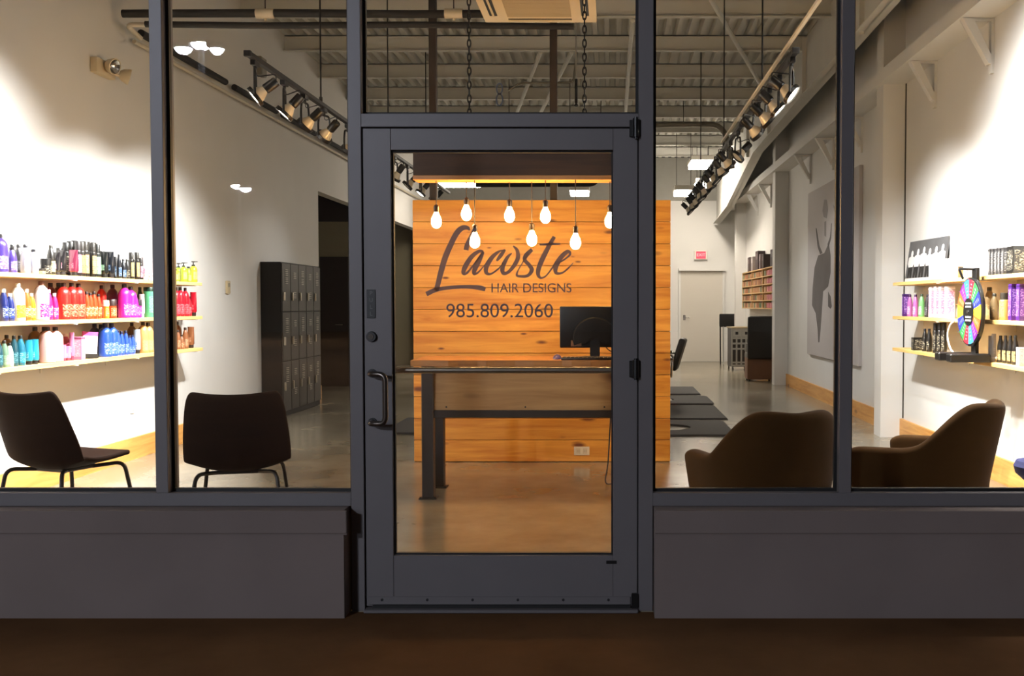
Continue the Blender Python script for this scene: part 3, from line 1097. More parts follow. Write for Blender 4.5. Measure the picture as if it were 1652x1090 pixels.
# pipes along the left wall
a = at_x(275, 98, XL + 0.06)
bm = BM(); tube(bm, [(XL + 0.05, YP + 0.3, a.z), (XL + 0.05, 9.6, a.z), (XL + 0.05, YB - 0.1, a.z)], 0.018, 10)
tag(obj('wall_conduit', bm, m_pvc), 'white conduit running back along the white wall at high level', 'conduit')
zf = at_x(300, 95, XL + 0.09).z
for k, (y0, y1) in enumerate(((YP + 0.35, 6.3), (6.55, 7.9), (8.15, 9.5), (9.75, 12.4))):
    bm = BM(); tube(bm, [(XL + 0.085, y0, zf), (XL + 0.085, y1, zf)], 0.034, 10)
    bmesh.ops.translate(bm, verts=bm.verts[:], vec=(0, 0, 0.0))
    tag(obj('pipe_sleeve', bm, m_foam), 'black foam pipe sleeve on the left wall, %s section from the front' % ORD[k], 'pipe', 'foam sleeves along the left wall')
# pipe with a bend behind the plank wall and gray duct pipe with a bend
p0, p1 = at_y(800, 297, 10.5), at_y(963, 296, 10.5)
bm = BM(); tube(bm, bend([(p0.x - 0.3, 10.5, p0.z), (p1.x, 10.5, p1.z), (p1.x, 10.5, p1.z + 0.9)], 0.12, 8), 0.045, 12)
t = thing('bent_pipe', 'dark bent pipe hung high behind the pine plank wall', 'pipe')
obj('pipe_run', bm, m_foam, t)
for x in (p0.x + 0.2, p1.x - 0.4):
    bm = BM(); cyl(bm, (x, 10.5, p0.z + 0.04), (x, 10.5, ZC), 0.006, seg=8); obj('hanger_rod', bm, m_steel, t)
p0, p1 = at_y(1055, 203, 12.6), at_y(1168, 200, 12.6)
bm = BM(); tube(bm, bend([(p0.x - 1.6, 12.6, p0.z), (p1.x, 12.6, p1.z), (p1.x + 0.14, 12.6, p1.z - 0.75)], 0.28, 10), 0.047, 14)
t = thing('bent_conduit', 'gray bent conduit hanging under the roof near the track lights', 'conduit')
obj('conduit_run', bm, M('gray_conduit', (112, 106, 92), 0.45, metal=0.4), t)
for x in (p0.x - 0.9, p0.x + 0.5):
    bm = BM(); cyl(bm, (x, 12.6, p0.z + 0.04), (x, 12.6, ZC), 0.006, seg=8); obj('hanger_rod', bm, m_steel, t)
p = at_y(929.5, 147, 7.4)
t = thing('sprinkler_drop', 'short dark sprinkler pipe hanging from the roof behind the door head', 'sprinkler', (p.x, 7.4, p.z))
bm = BM(); cyl(bm, (0, 0, -0.14), (0, 0, 0.14), 0.017, seg=10); obj('drop_pipe', bm, m_blackmetal, t)
bm = BM(); tube(bm, bend([(0, 0, 0.13), (0, 0, 0.5), (0, 0, ZC - p.z)], 0.05), 0.01, 8); obj('supply_pipe', bm, m_gray_paint, t)
bm = BM(); lathe(bm, [(0.008, -0.18), (0.028, -0.175), (0.028, -0.17), (0.01, -0.14)], (0, 0, 0), 12); obj('sprinkler_head', bm, m_blackmetal, t)
p0, p1, p2 = at_y(820, 146, 9.0), at_y(838, 134, 9.0), at_y(925, 133, 9.0)
bm = BM(); tube(bm, bend([(p0.x, 9.0, p0.z), (p1.x, 9.0, p1.z), (p2.x, 9.0, p2.z), (p2.x + 0.05, 9.0, ZC - 0.05)], 0.06), 0.014, 8)
tag(obj('roof_conduit', bm, M('gray_conduit', (112, 106, 92), 0.45)), 'thin gray conduit under the roof behind the pane above the door', 'conduit')

# ================================================================== TRACK LIGHTS
XT1, XT2, ZT = -2.39, 1.205, 2.985
m_lampglass = M('lamp_glass', (236, 226, 206), 0.3, metal=0.15)
m_lamplit = M('lamp_face', (255, 240, 220), 0.3, emit=60.0, ecol=(255, 240, 220))


def track(name, label, x, y0, y1, rods, z):
    t = thing(name, label, 'track light', (x, y0, z))
    bm = BM(); rbox(bm, -0.02, 0.02, 0, y1 - y0, 0.0, 0.034, 0.003, 1); obj('rail', bm, m_blackmetal, t)
    bm = BM(); rbox(bm, -0.024, 0.024, -0.03, 0.0, -0.004, 0.036, 0.003, 1); obj('end_cap', bm, m_black, t)
    for y in rods:
        bm = BM(); cyl(bm, (0, y - y0, 0.03), (0, y - y0, ZC - z), 0.007, seg=8); rd = obj('rod', bm, m_blackmetal, t)
        bm = BM(); cyl(bm, (0, y - y0, 0.03), (0, y - y0, 0.075), 0.014, seg=10); obj('rod_collar', bm, m_blackmetal, rd)
    return t


def head(label, x, y, z, aim, group, power, yaw=0.0, lit=True, spot=1.25):
    """a gimbal lamp: yoke under the rail, ring, reflector bulb with a black socket behind"""
    t = thing('track_spotlight', label, 'spotlight', (x, y, z), 0, group)
    a = Vector(aim).normalized()
    side = Vector((0, 0, 1)).cross(a).normalized()
    bm = BM(); rbox(bm, -0.018, 0.018, -0.045, 0.045, -0.035, 0.0, 0.003, 1); cyl(bm, (0, 0, -0.06), (0, 0, -0.03), 0.012, seg=10); obj('mount', bm, m_black, t)
    c = Vector((0, 0, -0.235))
    w = 0.075
    bm = BM()
    tube(bm, bend([c + side * w * 1.0, c + side * w + Vector((0, 0, 0.10)), side * w * 0.8 + Vector((0, 0, -0.06)), -side * w * 0.8 + Vector((0, 0, -0.06)), c - side * w + Vector((0, 0, 0.10)), c - side * w], 0.02, 4), 0.009, 8)
    obj('yoke', bm, m_black, t)
    q = Vector((0, 0, 1)).rotation_difference(a).to_matrix().to_4x4()
    mtx = Matrix.Translation(c) @ q
    bm = BM()
    lathe(bm, [(0.058, -0.012), (0.072, -0.012), (0.072, 0.016), (0.064, 0.016), (0.058, -0.012)], (0, 0, 0), 24, False, False)
    bmesh.ops.transform(bm, matrix=mtx, verts=bm.verts[:]); obj('ring', bm, m_black, t)
    bm = BM()
    lathe(bm, [(0.024, -0.085), (0.030, -0.070), (0.048, -0.035), (0.057, -0.008), (0.058, 0.004)], (0, 0, 0), 24, True, False)
    bmesh.ops.transform(bm, matrix=mtx, verts=bm.verts[:]); lp = obj('reflector_bulb', bm, m_lampglass, t)
    bm = BM(); lathe(bm, [(0.057, 0.004), (0.045, 0.011), (0.0005, 0.014)], (0, 0, 0), 24, False, False)
    bmesh.ops.transform(bm, matrix=mtx, verts=bm.verts[:]); obj('lamp_lens', bm, m_lamplit if lit else m_whiteplastic, lp)
    bm = BM(); lathe(bm, [(0.031, -0.175), (0.034, -0.17), (0.034, -0.085), (0.027, -0.075)], (0, 0, 0), 18)
    bmesh.ops.transform(bm, matrix=mtx, verts=bm.verts[:]); obj('lamp_socket', bm, m_black, t)
    bm = BM(); e = c - a * 0.17
    tube(bm, bend([e, e + Vector((0, 0, 0.05)), Vector((0, 0.02, -0.10)), (0, 0, -0.05)], 0.03, 4), 0.004, 6); obj('lead', bm, m_black, t)
    if lit:
        l = bpy.data.lights.new('spot_lamp', 'SPOT')
        l.energy = power
        l.color = SPOT_COL
        l.spot_size = spot
        l.spot_blend = 0.75
        l.shadow_soft_size = 0.05
        lo = bpy.data.objects.new('spot_lamp', l)
        COL.objects.link(lo)
        lo.parent = t
        lo.location = c + a * 0.03
        lo.rotation_euler = a.to_track_quat('-Z', 'Y').to_euler()
    return t


ya = y_on(401, XT1, ZT)
yb = y_on(546, XT1, ZT)
track('light_track', 'black light track near the left wall with four spotlights at its front', XT1, ya, 10.4, (y_on(517, XT1, ZT + 0.4), 6.4, 8.6), ZT)
gl = 'spotlights on the left track'
yl = [y_on(p, XT1, ZT - 0.2) for p in (412, 459, 492, 523)]
AIMS = [(-1.5, -0.45, -1.25), (-1.3, -0.3, -1.5), (-1.5, 0.15, -1.3), (-1.4, 0.6, -1.25)]
for k, y in enumerate(yl):
    head('black track spotlight with a glowing lamp, %s from the front on the left track' % ORD[k], XT1, y, ZT, AIMS[k], gl, E_SPOT * 1.15, spot=1.5)
# the front pair outside the picture that floods the product wall
for k, y in enumerate((4.75, 5.35, 6.0, 6.7, 7.4, 8.2, 9.1)):
    head('black track spotlight, %s of those behind the door frame on the left track' % ORD[k], XT1, y, ZT, (-1.2 if k % 2 else -1.5, -0.4 if k % 3 else 0.3, -1.6), gl, E_SPOT_FAR * 0.2, lit=(k in (1, 5)), spot=1.8)

yc = y_on(1283, XT2, ZT)
track('light_track', 'black light track near the right wall carrying the front group of spotlights', XT2, yc, y_on(1200, XT2, ZT), (y_on(1230, XT2, ZT + 0.5),), ZT)
gr = 'spotlights on the right front track'
yr = [y_on(p, XT2, ZT - 0.2) for p in (1277, 1256, 1240, 1222)]
AIMR = [(1.5, -0.5, -1.25), (1.4, -0.25, -1.4), (1.4, 0.25, -1.15), (1.3, 0.5, -1.1)]
for k, y in enumerate(yr):
    head('black track spotlight with a glowing lamp, %s from the front on the right front track' % ORD[k], XT2, y, ZT, AIMR[k], gr, E_SPOT * 0.8, spot=1.5)
y2a, y2b = y_on(1196, XT2, ZT), y_on(1112, XT2, ZT)
track('light_track', 'black light track farther back on the right with many dark spotlights', XT2, y2a, y2b, (y_on(1168, XT2, ZT + 0.5), 9.0), ZT)
for k in range(10):
    y = y2a + 0.25 + k * (y2b - y2a - 0.5) / 9
    head('black track spotlight, %s from the front on the rear right track' % ORD[k], XT2, y, ZT, (-1.3 if k == 0 else (1.4 if k % 2 else 1.0), 0.35 if k % 3 else -0.3, -1.4), 'spotlights on the rear right track', E_SPOT_FAR * 0.35, lit=(k in (2, 5, 8)), spot=1.7)

# two more lamps of each front group, above the head of the picture, over the product shelves
track('light_track', 'short black light track by the shop front at the left wall', XT1, 1.0, 2.15, (1.2,), 3.78)
for k, y in enumerate((1.4, 1.95)):
    head('black track spotlight by the shop front on the left, %s from the glass' % ORD[k], XT1, y, 3.78, (-1.5, 0.05, -2.0), 'spotlights by the shop front', E_SPOT * 1.5, spot=1.55)
track('light_track', 'short black light track by the shop front at the right wall', XT2, 1.0, 2.15, (1.2,), 3.78)
for k, y in enumerate((1.4, 1.95)):
    head('black track spotlight by the shop front on the right, %s from the glass' % ORD[k], XT2, y, 3.78, (1.6, 0.1, -1.6), 'spotlights by the shop front', E_SPOT * 2.0, spot=1.85)

# ================================================================== FLUORESCENT FITTINGS
m_tube = M('lit_diffuser', (255, 250, 240), 0.4, emit=E_TUBE, ecol=(255, 241, 224))


def fitting(name, label, px, py, y, w, d, h=0.09, group=None):
    p = at_y(px, py, y)
    t = thing(name, label, 'ceiling light', (p.x, y, p.z), 0, group)
    bm = BM(); rbox(bm, -w / 2 - 0.02, w / 2 + 0.02, -d / 2 - 0.02, d / 2 + 0.02, 0.0, h, 0.008, 1); obj('housing', bm, m_whiteplastic, t, False)
    bm = BM(); rbox(bm, -w / 2, w / 2, -d / 2, d / 2, -h * 0.8, 0.0, 0.01, 1); obj('diffuser', bm, m_tube, t, False)
    for s in (-1, 1):
        bm = BM(); cyl(bm, (s * w * 0.4, 0, h), (s * w * 0.4, 0, ZC - p.z), 0.006, seg=8); obj('hanger', bm, m_steel, t)


fitting('strip_light', 'long lit strip light behind the pine wall, below the dark timber', 740, 296, 15.5, 0.85, 0.15)
fitting('high_bay_light', 'bright ceiling light above the pine wall, beside the bent pipe', 935, 309, 14.5, 0.34, 0.34)
fitting('high_bay_light', 'largest bright ceiling light beside the rear right track', 1130, 263, 16.2, 0.42, 0.9)
fitting('high_bay_light', 'small bright ceiling light hung close against the rear right track', 1133, 296, 17.5, 0.30, 0.5)
fitting('high_bay_light', 'lowest bright ceiling light near the white back wall', 1103, 309, 14.6, 0.34, 0.5)
fitting('high_bay_light', 'unseen light added to brighten the back wall, hidden by the rail above the door', 850, 196, 16.5, 0.55, 0.5)  # extra fitting added out of view to brighten the back of the salon
bm = BM(); box(bm, XT2 - 0.046, XT2 - 0.026, 0.3, y_on(1170, XT2, ZT), ZT + 0.06, ZT + 0.08)
tag(obj('wire_channel', bm, m_whiteplastic, None, False), 'long white wire channel running back above the right light tracks', 'conduit')
p = at_x(422, 108, XL + 0.04)
t = thing('junction_box', 'small gray junction box high on the left wall above the pipes', 'electrical box', (XL, p.y, p.z))
bm = BM(); rbox(bm, 0.001, 0.07, -0.09, 0.09, -0.11, 0.11, 0.008, 1); obj('box_body', bm, M('galvanised', (140, 136, 126), 0.5, metal=0.3), t)
bm = BM(); rbox(bm, 0.07, 0.075, -0.08, 0.08, -0.10, 0.10, 0.003, 1); obj('cover', bm, M('galvanised', (140, 136, 126), 0.5, metal=0.3), t)
# ================================================================== PRODUCT SHELVES
ZSH = (1.560, 1.240, 0.938)            # tops of the three boards
SHD = 0.26
YS0, YS1 = 0.55, 5.20


def shelf(side, k, label):
    s = -1 if side == 'L' else 1
    xw = XL if s < 0 else XR
    t = thing('wall_shelf', label, 'shelf', (xw, YS0, ZSH[k]), 0, 'product shelves on the %s wall' % ('left' if s < 0 else 'right'))
    bm = BM(); x0, x1 = (0.002, SHD) if s < 0 else (-SHD, -0.002)
    rbox(bm, x0, x1, 0, YS1 - YS0, -0.03, 0.0, 0.002, 1); obj('board', bm, m_shelf, t, False)
    for y in (0.35, 1.45, 2.38, 3.32, 4.52):
        if y > YS1 - YS0:
            continue
        bm = BM()
        box(bm, -s * 0.002, -s * 0.006, y - 0.012, y + 0.012, -0.09, -0.031)
        box(bm, -s * 0.004, -s * (SHD + 0.015), y - 0.012, y + 0.012, -0.036, -0.031)
        obj('bracket', bm, m_whiteplastic, t, False)
    return t


for k, nm in enumerate(('upper', 'middle', 'lower')):
    shelf('L', k, '%s pine shelf of hair products on the left wall' % nm)
    shelf('R', k, '%s pine shelf of hair products on the right wall' % nm)

# unit profiles: (radius as a share of half the width, height as a share of the whole), cap part kept apart
PROF = {
    'liter': dict(body=[(0.0, 0.0), (0.92, 0.0), (1.0, 0.02), (1.0, 0.66), (0.94, 0.73), (0.78, 0.80), (0.52, 0.855), (0.34, 0.88), (0.32, 0.90)], cap=[(0.36, 0.89), (0.36, 0.985), (0.30, 1.0)], lab=(0.08, 0.42)),
    'bottle': dict(body=[(0.0, 0.0), (0.9, 0.0), (1.0, 0.03), (1.0, 0.50), (0.90, 0.64), (0.68, 0.78), (0.48, 0.86), (0.40, 0.90)], cap=[(0.46, 0.89), (0.46, 0.985), (0.40, 1.0)], lab=(0.10, 0.46)),
    'can': dict(body=[(0.0, 0.0), (0.96, 0.0), (1.0, 0.02), (1.0, 0.70), (0.90, 0.74), (0.72, 0.76)], cap=[(0.84, 0.745), (0.84, 0.98), (0.74, 1.0)], lab=(0.10, 0.62)),
    'pump': dict(body=[(0.0, 0.0), (0.9, 0.0), (1.0, 0.03), (1.0, 0.58), (0.90, 0.68), (0.62, 0.745), (0.36, 0.77)], cap=[(0.42, 0.765), (0.42, 0.83), (0.15, 0.84), (0.15, 0.94), (0.5, 0.945), (0.5, 0.99)], lab=(0.14, 0.5)),
    'jar': dict(body=[(0.0, 0.0), (0.92, 0.0), (1.0, 0.06), (1.0, 0.66)], cap=[(1.03, 0.66), (1.03, 0.97), (0.96, 1.0)], lab=(0.12, 0.56)),
    'tub': dict(body=[(0.0, 0.0), (0.92, 0.0), (0.96, 0.02), (1.0, 0.86)], cap=[(1.02, 0.86), (1.02, 0.98), (0.96, 1.0)], lab=(0.15, 0.7)),
}
# colours: body, cap, label ground, label ink
PAL = {
    'purple': ((72, 52, 140), (20, 18, 22), (110, 92, 190), (220, 215, 240)),
    'silver': ((150, 150, 168), (24, 24, 30), (215, 208, 208), (150, 120, 120)),
    'charcoal': ((48, 46, 52), (18, 18, 20), (74, 72, 78), (150, 148, 150)),
    'black': ((26, 25, 24), (18, 17, 16), (40, 38, 36), (196, 186, 160)),
    'black_gold': ((30, 27, 24), (36, 33, 28), (206, 176, 120), (80, 62, 40)),
    'black_rose': ((30, 26, 28), (34, 30, 30), (180, 110, 130), (230, 210, 214)),
    'black_copper': ((30, 26, 22), (34, 30, 26), (196, 130, 90), (90, 56, 36)),
    'black_mint': ((26, 30, 28), (22, 24, 22), (160, 200, 166), (60, 80, 64)),
    'black_blue': ((24, 28, 36), (20, 20, 24), (60, 92, 130), (180, 200, 220)),
    'maroon': ((120, 34, 62), (20, 18, 20), (150, 48, 80), (226, 180, 190)),
    'white_pink': ((244, 226, 232), (250, 246, 246), (236, 150, 186), (250, 240, 244)),
    'lime': ((172, 196, 60), (28, 30, 20), (206, 218, 130), (100, 120, 40)),
    'yellow': ((214, 214, 70), (34, 34, 20), (228, 226, 130), (140, 140, 40)),
    'navy': ((28, 44, 116), (240, 240, 240), (34, 56, 140), (214, 232, 200)),
    'white_orange': ((244, 240, 232), (246, 244, 240), (236, 164, 40), (250, 226, 130)),
    'orange': ((226, 132, 24), (246, 214, 196), (236, 160, 60), (250, 226, 180)),
    'amber': ((176, 96, 28), (240, 206, 186), (190, 112, 40), (246, 236, 200)),
    'white_magenta': ((244, 236, 236), (120, 80, 70), (206, 34, 128), (250, 214, 226)),
    'magenta': ((186, 24, 108), (250, 200, 214), (200, 40, 124), (250, 224, 236)),
    'fuchsia': ((206, 36, 160), (34, 26, 34), (214, 60, 176), (246, 200, 236)),
    'red': ((232, 36, 30), (44, 20, 18), (236, 60, 40), (246, 200, 150)),
    'crimson': ((206, 20, 46), (36, 18, 20), (214, 36, 60), (246, 190, 190)),
    'orange_red': ((238, 70, 26), (40, 20, 18), (240, 96, 40), (250, 214, 180)),
    'dark_red': ((120, 24, 30), (30, 16, 16), (130, 34, 38), (190, 110, 100)),
    'plum': ((98, 24, 60), (52, 14, 30), (112, 36, 72), (190, 120, 150)),
    'dark_green': ((30, 66, 44), (20, 40, 28), (44, 84, 58), (150, 190, 160)),
    'mint': ((104, 208, 154), (14, 44, 30), (140, 222, 178), (70, 150, 110)),
    'teal': ((24, 110, 138), (20, 22, 24), (40, 134, 160), (150, 210, 220)),
    'teal_dark': ((22, 74, 90), (22, 20, 20), (40, 96, 110), (120, 170, 180)),
    'sky': ((48, 176, 222), (18, 18, 22), (90, 198, 232), (210, 240, 246)),
    'sage': ((112, 150, 124), (30, 28, 26), (150, 180, 150), (80, 110, 90)),
    'pale_mint': ((202, 224, 206), (24, 24, 22), (224, 238, 224), (150, 180, 156)),
    'brown_glass': ((120, 84, 60), (30, 20, 16), (140, 100, 76), (200, 170, 140)),
    'blush': ((244, 190, 184), (36, 22, 20), (246, 206, 200), (214, 150, 150)),
    'pink': ((240, 140, 182), (120, 50, 76), (246, 176, 204), (250, 226, 236)),
    'rose': ((196, 78, 118), (240, 226, 226), (206, 100, 136), (246, 206, 220)),
    'blue': ((44, 88, 196), (26, 28, 62), (60, 104, 210), (190, 210, 246)),
    'dark_navy': ((32, 34, 72), (26, 22, 40), (40, 44, 90), (120, 124, 170)),
    'white_blue': ((206, 220, 240), (24, 24, 30), (120, 170, 226), (250, 250, 252)),
    'caramel': ((236, 180, 112), (34, 22, 12), (240, 196, 134), (200, 140, 80)),
    'copper': ((156, 98, 62), (40, 26, 20), (180, 124, 86), (226, 190, 160)),
    'gold': ((206, 164, 92), (46, 40, 30), (216, 180, 116), (150, 110, 54)),
    'gold_dark': ((150, 124, 84), (60, 56, 46), (180, 150, 104), (90, 70, 44)),
    'violet': ((86, 40, 130), (50, 24, 80), (110, 60, 160), (206, 170, 230)),
    'lilac': ((196, 110, 190), (60, 26, 70), (214, 150, 210), (250, 226, 246)),
    'green': ((120, 190, 120), (40, 60, 44), (150, 208, 150), (226, 246, 226)),
    'white': ((240, 238, 234), (246, 244, 240), (248, 246, 244), (170, 168, 170)),
    'gray_box': ((74, 72, 72), (40, 38, 38), (92, 90, 90), (200, 196, 190)),
}


def product(t, kind, colname, w, h, tower):
    """fills the thing t with the parts of one product of width w and height h; tower = direction of the room seen from the wall"""
    cb, cc, lb, li = PAL[colname]
    cb = tuple(v * 0.86 for v in cb)
    lb = tuple(v * 0.9 for v in lb)
    mb = M('product_' + colname, cb, 0.28, coat=0.15)
    mc = M('cap_' + colname, cc, 0.4)
    ml = print_label('label_' + colname, lb, li)
    r = w / 2
    if kind in PROF:
        P = PROF[kind]
        bm = BM(); lathe(bm, [(max(a * r, 0.0004), b * h) for a, b in P['body']], (0, 0, 0), 20, True, True); obj('bottle_body', bm, mb, t)
        bm = BM(); lathe(bm, [(a * r, b * h) for a, b in P['cap']], (0, 0, 0), 16, True, True)
        if kind == 'pump':
            box(bm, -0.006, r * 1.15, -0.006, 0.006, h * 0.955, h * 0.985)
        obj('pump_head' if kind == 'pump' else 'cap', bm, mc, t)
        z0, z1 = P['lab'][0] * h, P['lab'][1] * h
        rl = r * 1.006 if kind != 'tub' else r * 1.02
        bm = BM()
        a0 = 0.0 if tower > 0 else math.pi
        n, half = 12, 0.85
        lo = [bm.verts.new((rl * math.cos(a0 + half * (2 * i / n - 1) - 0.35 * tower), rl * math.sin(a0 + half * (2 * i / n - 1) - 0.35 * tower), z0)) for i in range(n + 1)]
        hi = [bm.verts.new((v.co.x, v.co.y, z1)) for v in lo]
        for i in range(n):
            bm.faces.new((lo[i], lo[i + 1], hi[i + 1], hi[i]))
        obj('label', bm, ml, t)
    elif kind == 'tube':
        # stands on its cap, flat crimp on top
        bm = BM(); lathe(bm, [(r * 0.72, 0.0), (r * 0.76, 0.01), (r * 0.76, 0.15 * h)], (0, 0, 0), 18); obj('cap', bm, mc, t)
        bm = BM()
        rings = []
        for f, sx, sy in ((0.15, 0.80, 0.80), (0.20, 1.0, 1.0), (0.55, 1.0, 0.86), (0.92, 1.0, 0.28), (1.0, 1.0, 0.10)):
            # the crimp lies along the wall
            rings.append([bm.verts.new((r * sx * math.cos(2 * math.pi * k / 18), r * sy * math.sin(2 * math.pi * k / 18), f * h)) for k in range(18)])
        for a, b in zip(rings, rings[1:]):
            for k in range(18):
                bm.faces.new((a[k], a[(k + 1) % 18], b[(k + 1) % 18], b[k]))
        bm.faces.new(list(reversed(rings[0]))); bm.faces.new(rings[-1])
        obj('tube_body', bm, mb, t)
        bm = BM()
        box(bm, -r * 0.45, r * 0.45, -r * 0.99, -r * 0.9, 0.28 * h, 0.50 * h)
        obj('label', bm, ml, t, False)
    else:
        dx = 0.035 if kind == 'carton' else 0.05
        bm = BM(); rbox(bm, -dx, dx, -r, r, 0.0, h, 0.0015, 1); obj('carton_body', bm, mb, t, False)
        bm = BM()
        box(bm, tower * dx, tower * (dx + 0.0008), -r * 0.8, r * 0.8, 0.12 * h, 0.86 * h)
        box(bm, -dx * 0.8, dx * 0.8, -r - 0.0008, -r, 0.12 * h, 0.86 * h)
        obj('carton_print', bm, ml, t, False)
        bm = BM(); box(bm, -dx - 0.0006, dx + 0.0006, -r - 0.0006, r + 0.0006, h * 0.92, h * 0.96); obj('carton_band', bm, mc, t, False)


NOUN = {'liter': ('shampoo_bottle', 'bottle'), 'bottle': ('conditioner_bottle', 'bottle'), 'can': ('spray_can', 'spray can'), 'pump': ('pump_bottle', 'pump bottle'),
        'jar': ('cream_jar', 'jar'), 'tub': ('product_tub', 'tub'), 'tube': ('cream_tube', 'tube'), 'carton': ('product_carton', 'carton'), 'box': ('product_box', 'box')}
SIZE = {'liter': 0.095, 'bottle': 0.062, 'can': 0.052, 'pump': 0.066, 'jar': 0.07, 'tub': 0.11, 'tube': 0.06, 'carton': 0.05, 'box': 0.09}


def fill(side, k, items, shelfname):
    """items: (px, top py, kind, colour, depth row, wording, width or None); wording is shared by look-alikes, which are then told apart by their order"""
    tower = 1 if side == 'L' else -1
    rows = {0: (XL + 0.195 if side == 'L' else XR - 0.195), 1: (XL + 0.08 if side == 'L' else XR - 0.08)}
    L_ = []
    for it in items:
        px, py, kind, c, row, words = it[:6]
        w = it[6] if len(it) > 6 and it[6] else SIZE[kind]
        x = rows[row]
        z = ZSH[k] + 0.0005
        y = y_on(px, x, z + 0.1)
        h = at_x(px, py, x).z - z
        L_.append(dict(px=px, x=x, y=y, z=z, h=h, w=w, kind=kind, c=c, row=row, words=words))
    for row in (0, 1):
        R = sorted([d for d in L_ if d['row'] == row], key=lambda d: d['y'])
        for _ in range(3):
            for a, b in zip(R, R[1:]):
                gap, need = b['y'] - a['y'], (a['w'] + b['w']) / 2 * 1.02
                if gap < need:
                    # make room: move apart a little, then slim
                    push = min(need - gap, 0.012)
                    a['y'] -= push / 2; b['y'] += push / 2
                    gap = b['y'] - a['y']
                    if gap < need:
                        f = max(gap / need, 0.55)
                        a['w'] *= f; b['w'] *= f
        for d in R:
            if d['row'] == 0:
                d['w'] = min(d['w'], 0.112)
            else:
                d['w'] = min(d['w'], 0.104)
    by = {}
    for d in L_:
        by.setdefault(d['words'], []).append(d)
    for wds, ds in by.items():
        ds.sort(key=lambda d: d['px'])
        n = len(ds)
        for i, d in enumerate(ds):
            if n == 1:
                lab = '%s on the %s' % (wds, shelfname)
            elif n == 2:
                lab = '%s on the %s, %s of two' % (wds, shelfname, 'left-hand' if i == 0 else 'right-hand')
            else:
                lab = '%s on the %s, %s from left' % (wds, shelfname, ORD[i])
            t = thing(NOUN[d['kind']][0], lab, NOUN[d['kind']][1], (d['x'], d['y'], d['z']), 0, 'hair products on the %s' % shelfname if n == 1 else '%s on the %s' % (wds, shelfname))
            product(t, d['kind'], d['c'], d['w'], d['h'], tower)


UL = "left wall's upper shelf"
fill('L', 0, [
    (0, 377, 'liter', 'purple', 0, 'big purple bottle at the frame edge'),
    (19, 399, 'bottle', 'purple', 0, 'short purple bottle with black cap'),
    (20, 394, 'bottle', 'charcoal', 1, 'dark gray bottle standing behind', 0.06),
    (30, 394, 'bottle', 'charcoal', 1, 'dark gray bottle standing behind', 0.06),
    (41, 394, 'bottle', 'silver', 0, 'tall silver bottle with black cap'),
    (54, 402, 'bottle', 'silver', 0, 'short silver bottle with black cap'),
    (65, 433, 'jar', 'black_gold', 0, 'low black tin', 0.07),
    (73, 417, 'jar', 'black', 0, 'round black jar', 0.07),
    (82, 395, 'bottle', 'black_gold', 0, 'tall black bottle with gold label', 0.058),
    (91, 407, 'tube', 'black_rose', 0, 'black and purple tube'),
    (100, 403, 'tube', 'black_rose', 0, 'black and purple tube'),
    (107, 391, 'can', 'black', 1, 'tall black spray can behind the tubes', 0.06),
    (114, 389, 'can', 'black', 1, 'tall black spray can behind the tubes', 0.06),
    (96, 400, 'can', 'black', 1, 'black can standing behind', 0.05),
    (121, 388, 'can', 'black', 1, 'tall black can standing behind', 0.058),
    (129, 389, 'can', 'black', 1, 'tall black can standing behind', 0.058),
    (136, 389, 'can', 'black', 1, 'tall black can standing behind', 0.058),
    (151, 391, 'can', 'black', 1, 'tall black can standing behind', 0.058),
    (163, 405, 'jar', 'black', 1, 'black jar standing behind', 0.06),
    (119, 403, 'tube', 'maroon', 0, 'wide maroon tube', 0.066),
    (126, 389, 'can', 'black_rose', 0, 'tall black can with rose label'),
    (132, 390, 'can', 'black_copper', 0, 'tall black can with copper label'),
    (138, 389, 'can', 'black_gold', 0, 'tall black can with gold label'),
    (144, 390, 'can', 'black_copper', 1, 'tall black can standing behind', 0.058),
    (150, 392, 'can', 'black_gold', 0, 'tall black can with gold label'),
    (157, 394, 'can', 'black_mint', 0, 'tall black can with mint label'),
    (168, 406, 'tube', 'black_mint', 0, 'black tube with green label'),
    (178, 406, 'tube', 'black_blue', 0, 'black tube with blue label'),
    (186, 414, 'jar', 'black_blue', 1, 'small black jar behind the tubes', 0.05),
    (192, 410, 'bottle', 'black_blue', 0, 'slim black bottle with pointed cap', 0.04),
    (199, 418, 'bottle', 'black_blue', 0, 'small black bottle with blue label', 0.045),
    (205, 418, 'bottle', 'black', 0, 'small plain black bottle', 0.045),
    (212, 407, 'can', 'black_gold', 0, 'slim black can by the mullion', 0.045),
    (221, 407, 'can', 'black_gold', 0, 'slim black can by the mullion', 0.045),
    (227, 416, 'can', 'black_rose', 0, 'short black can', 0.04),
    (234, 414, 'tube', 'white_pink', 0, 'white and pink tube'),
    (242, 418, 'tube', 'white_pink', 0, 'white and pink tube'),
    (283, 430, 'pump', 'lime', 0, 'half-hidden lime pump bottle', 0.05),
    (288, 424, 'pump', 'lime', 1, 'lime pump bottle standing behind', 0.062),
    (296, 423, 'pump', 'lime', 0, 'lime green pump bottle', 0.064),
    (304, 430, 'bottle', 'lime', 0, 'short lime bottle', 0.055),
    (312, 421, 'pump', 'yellow', 0, 'tall yellow pump bottle at the shelf end', 0.07),
], UL)
ML = "left wall's middle shelf"
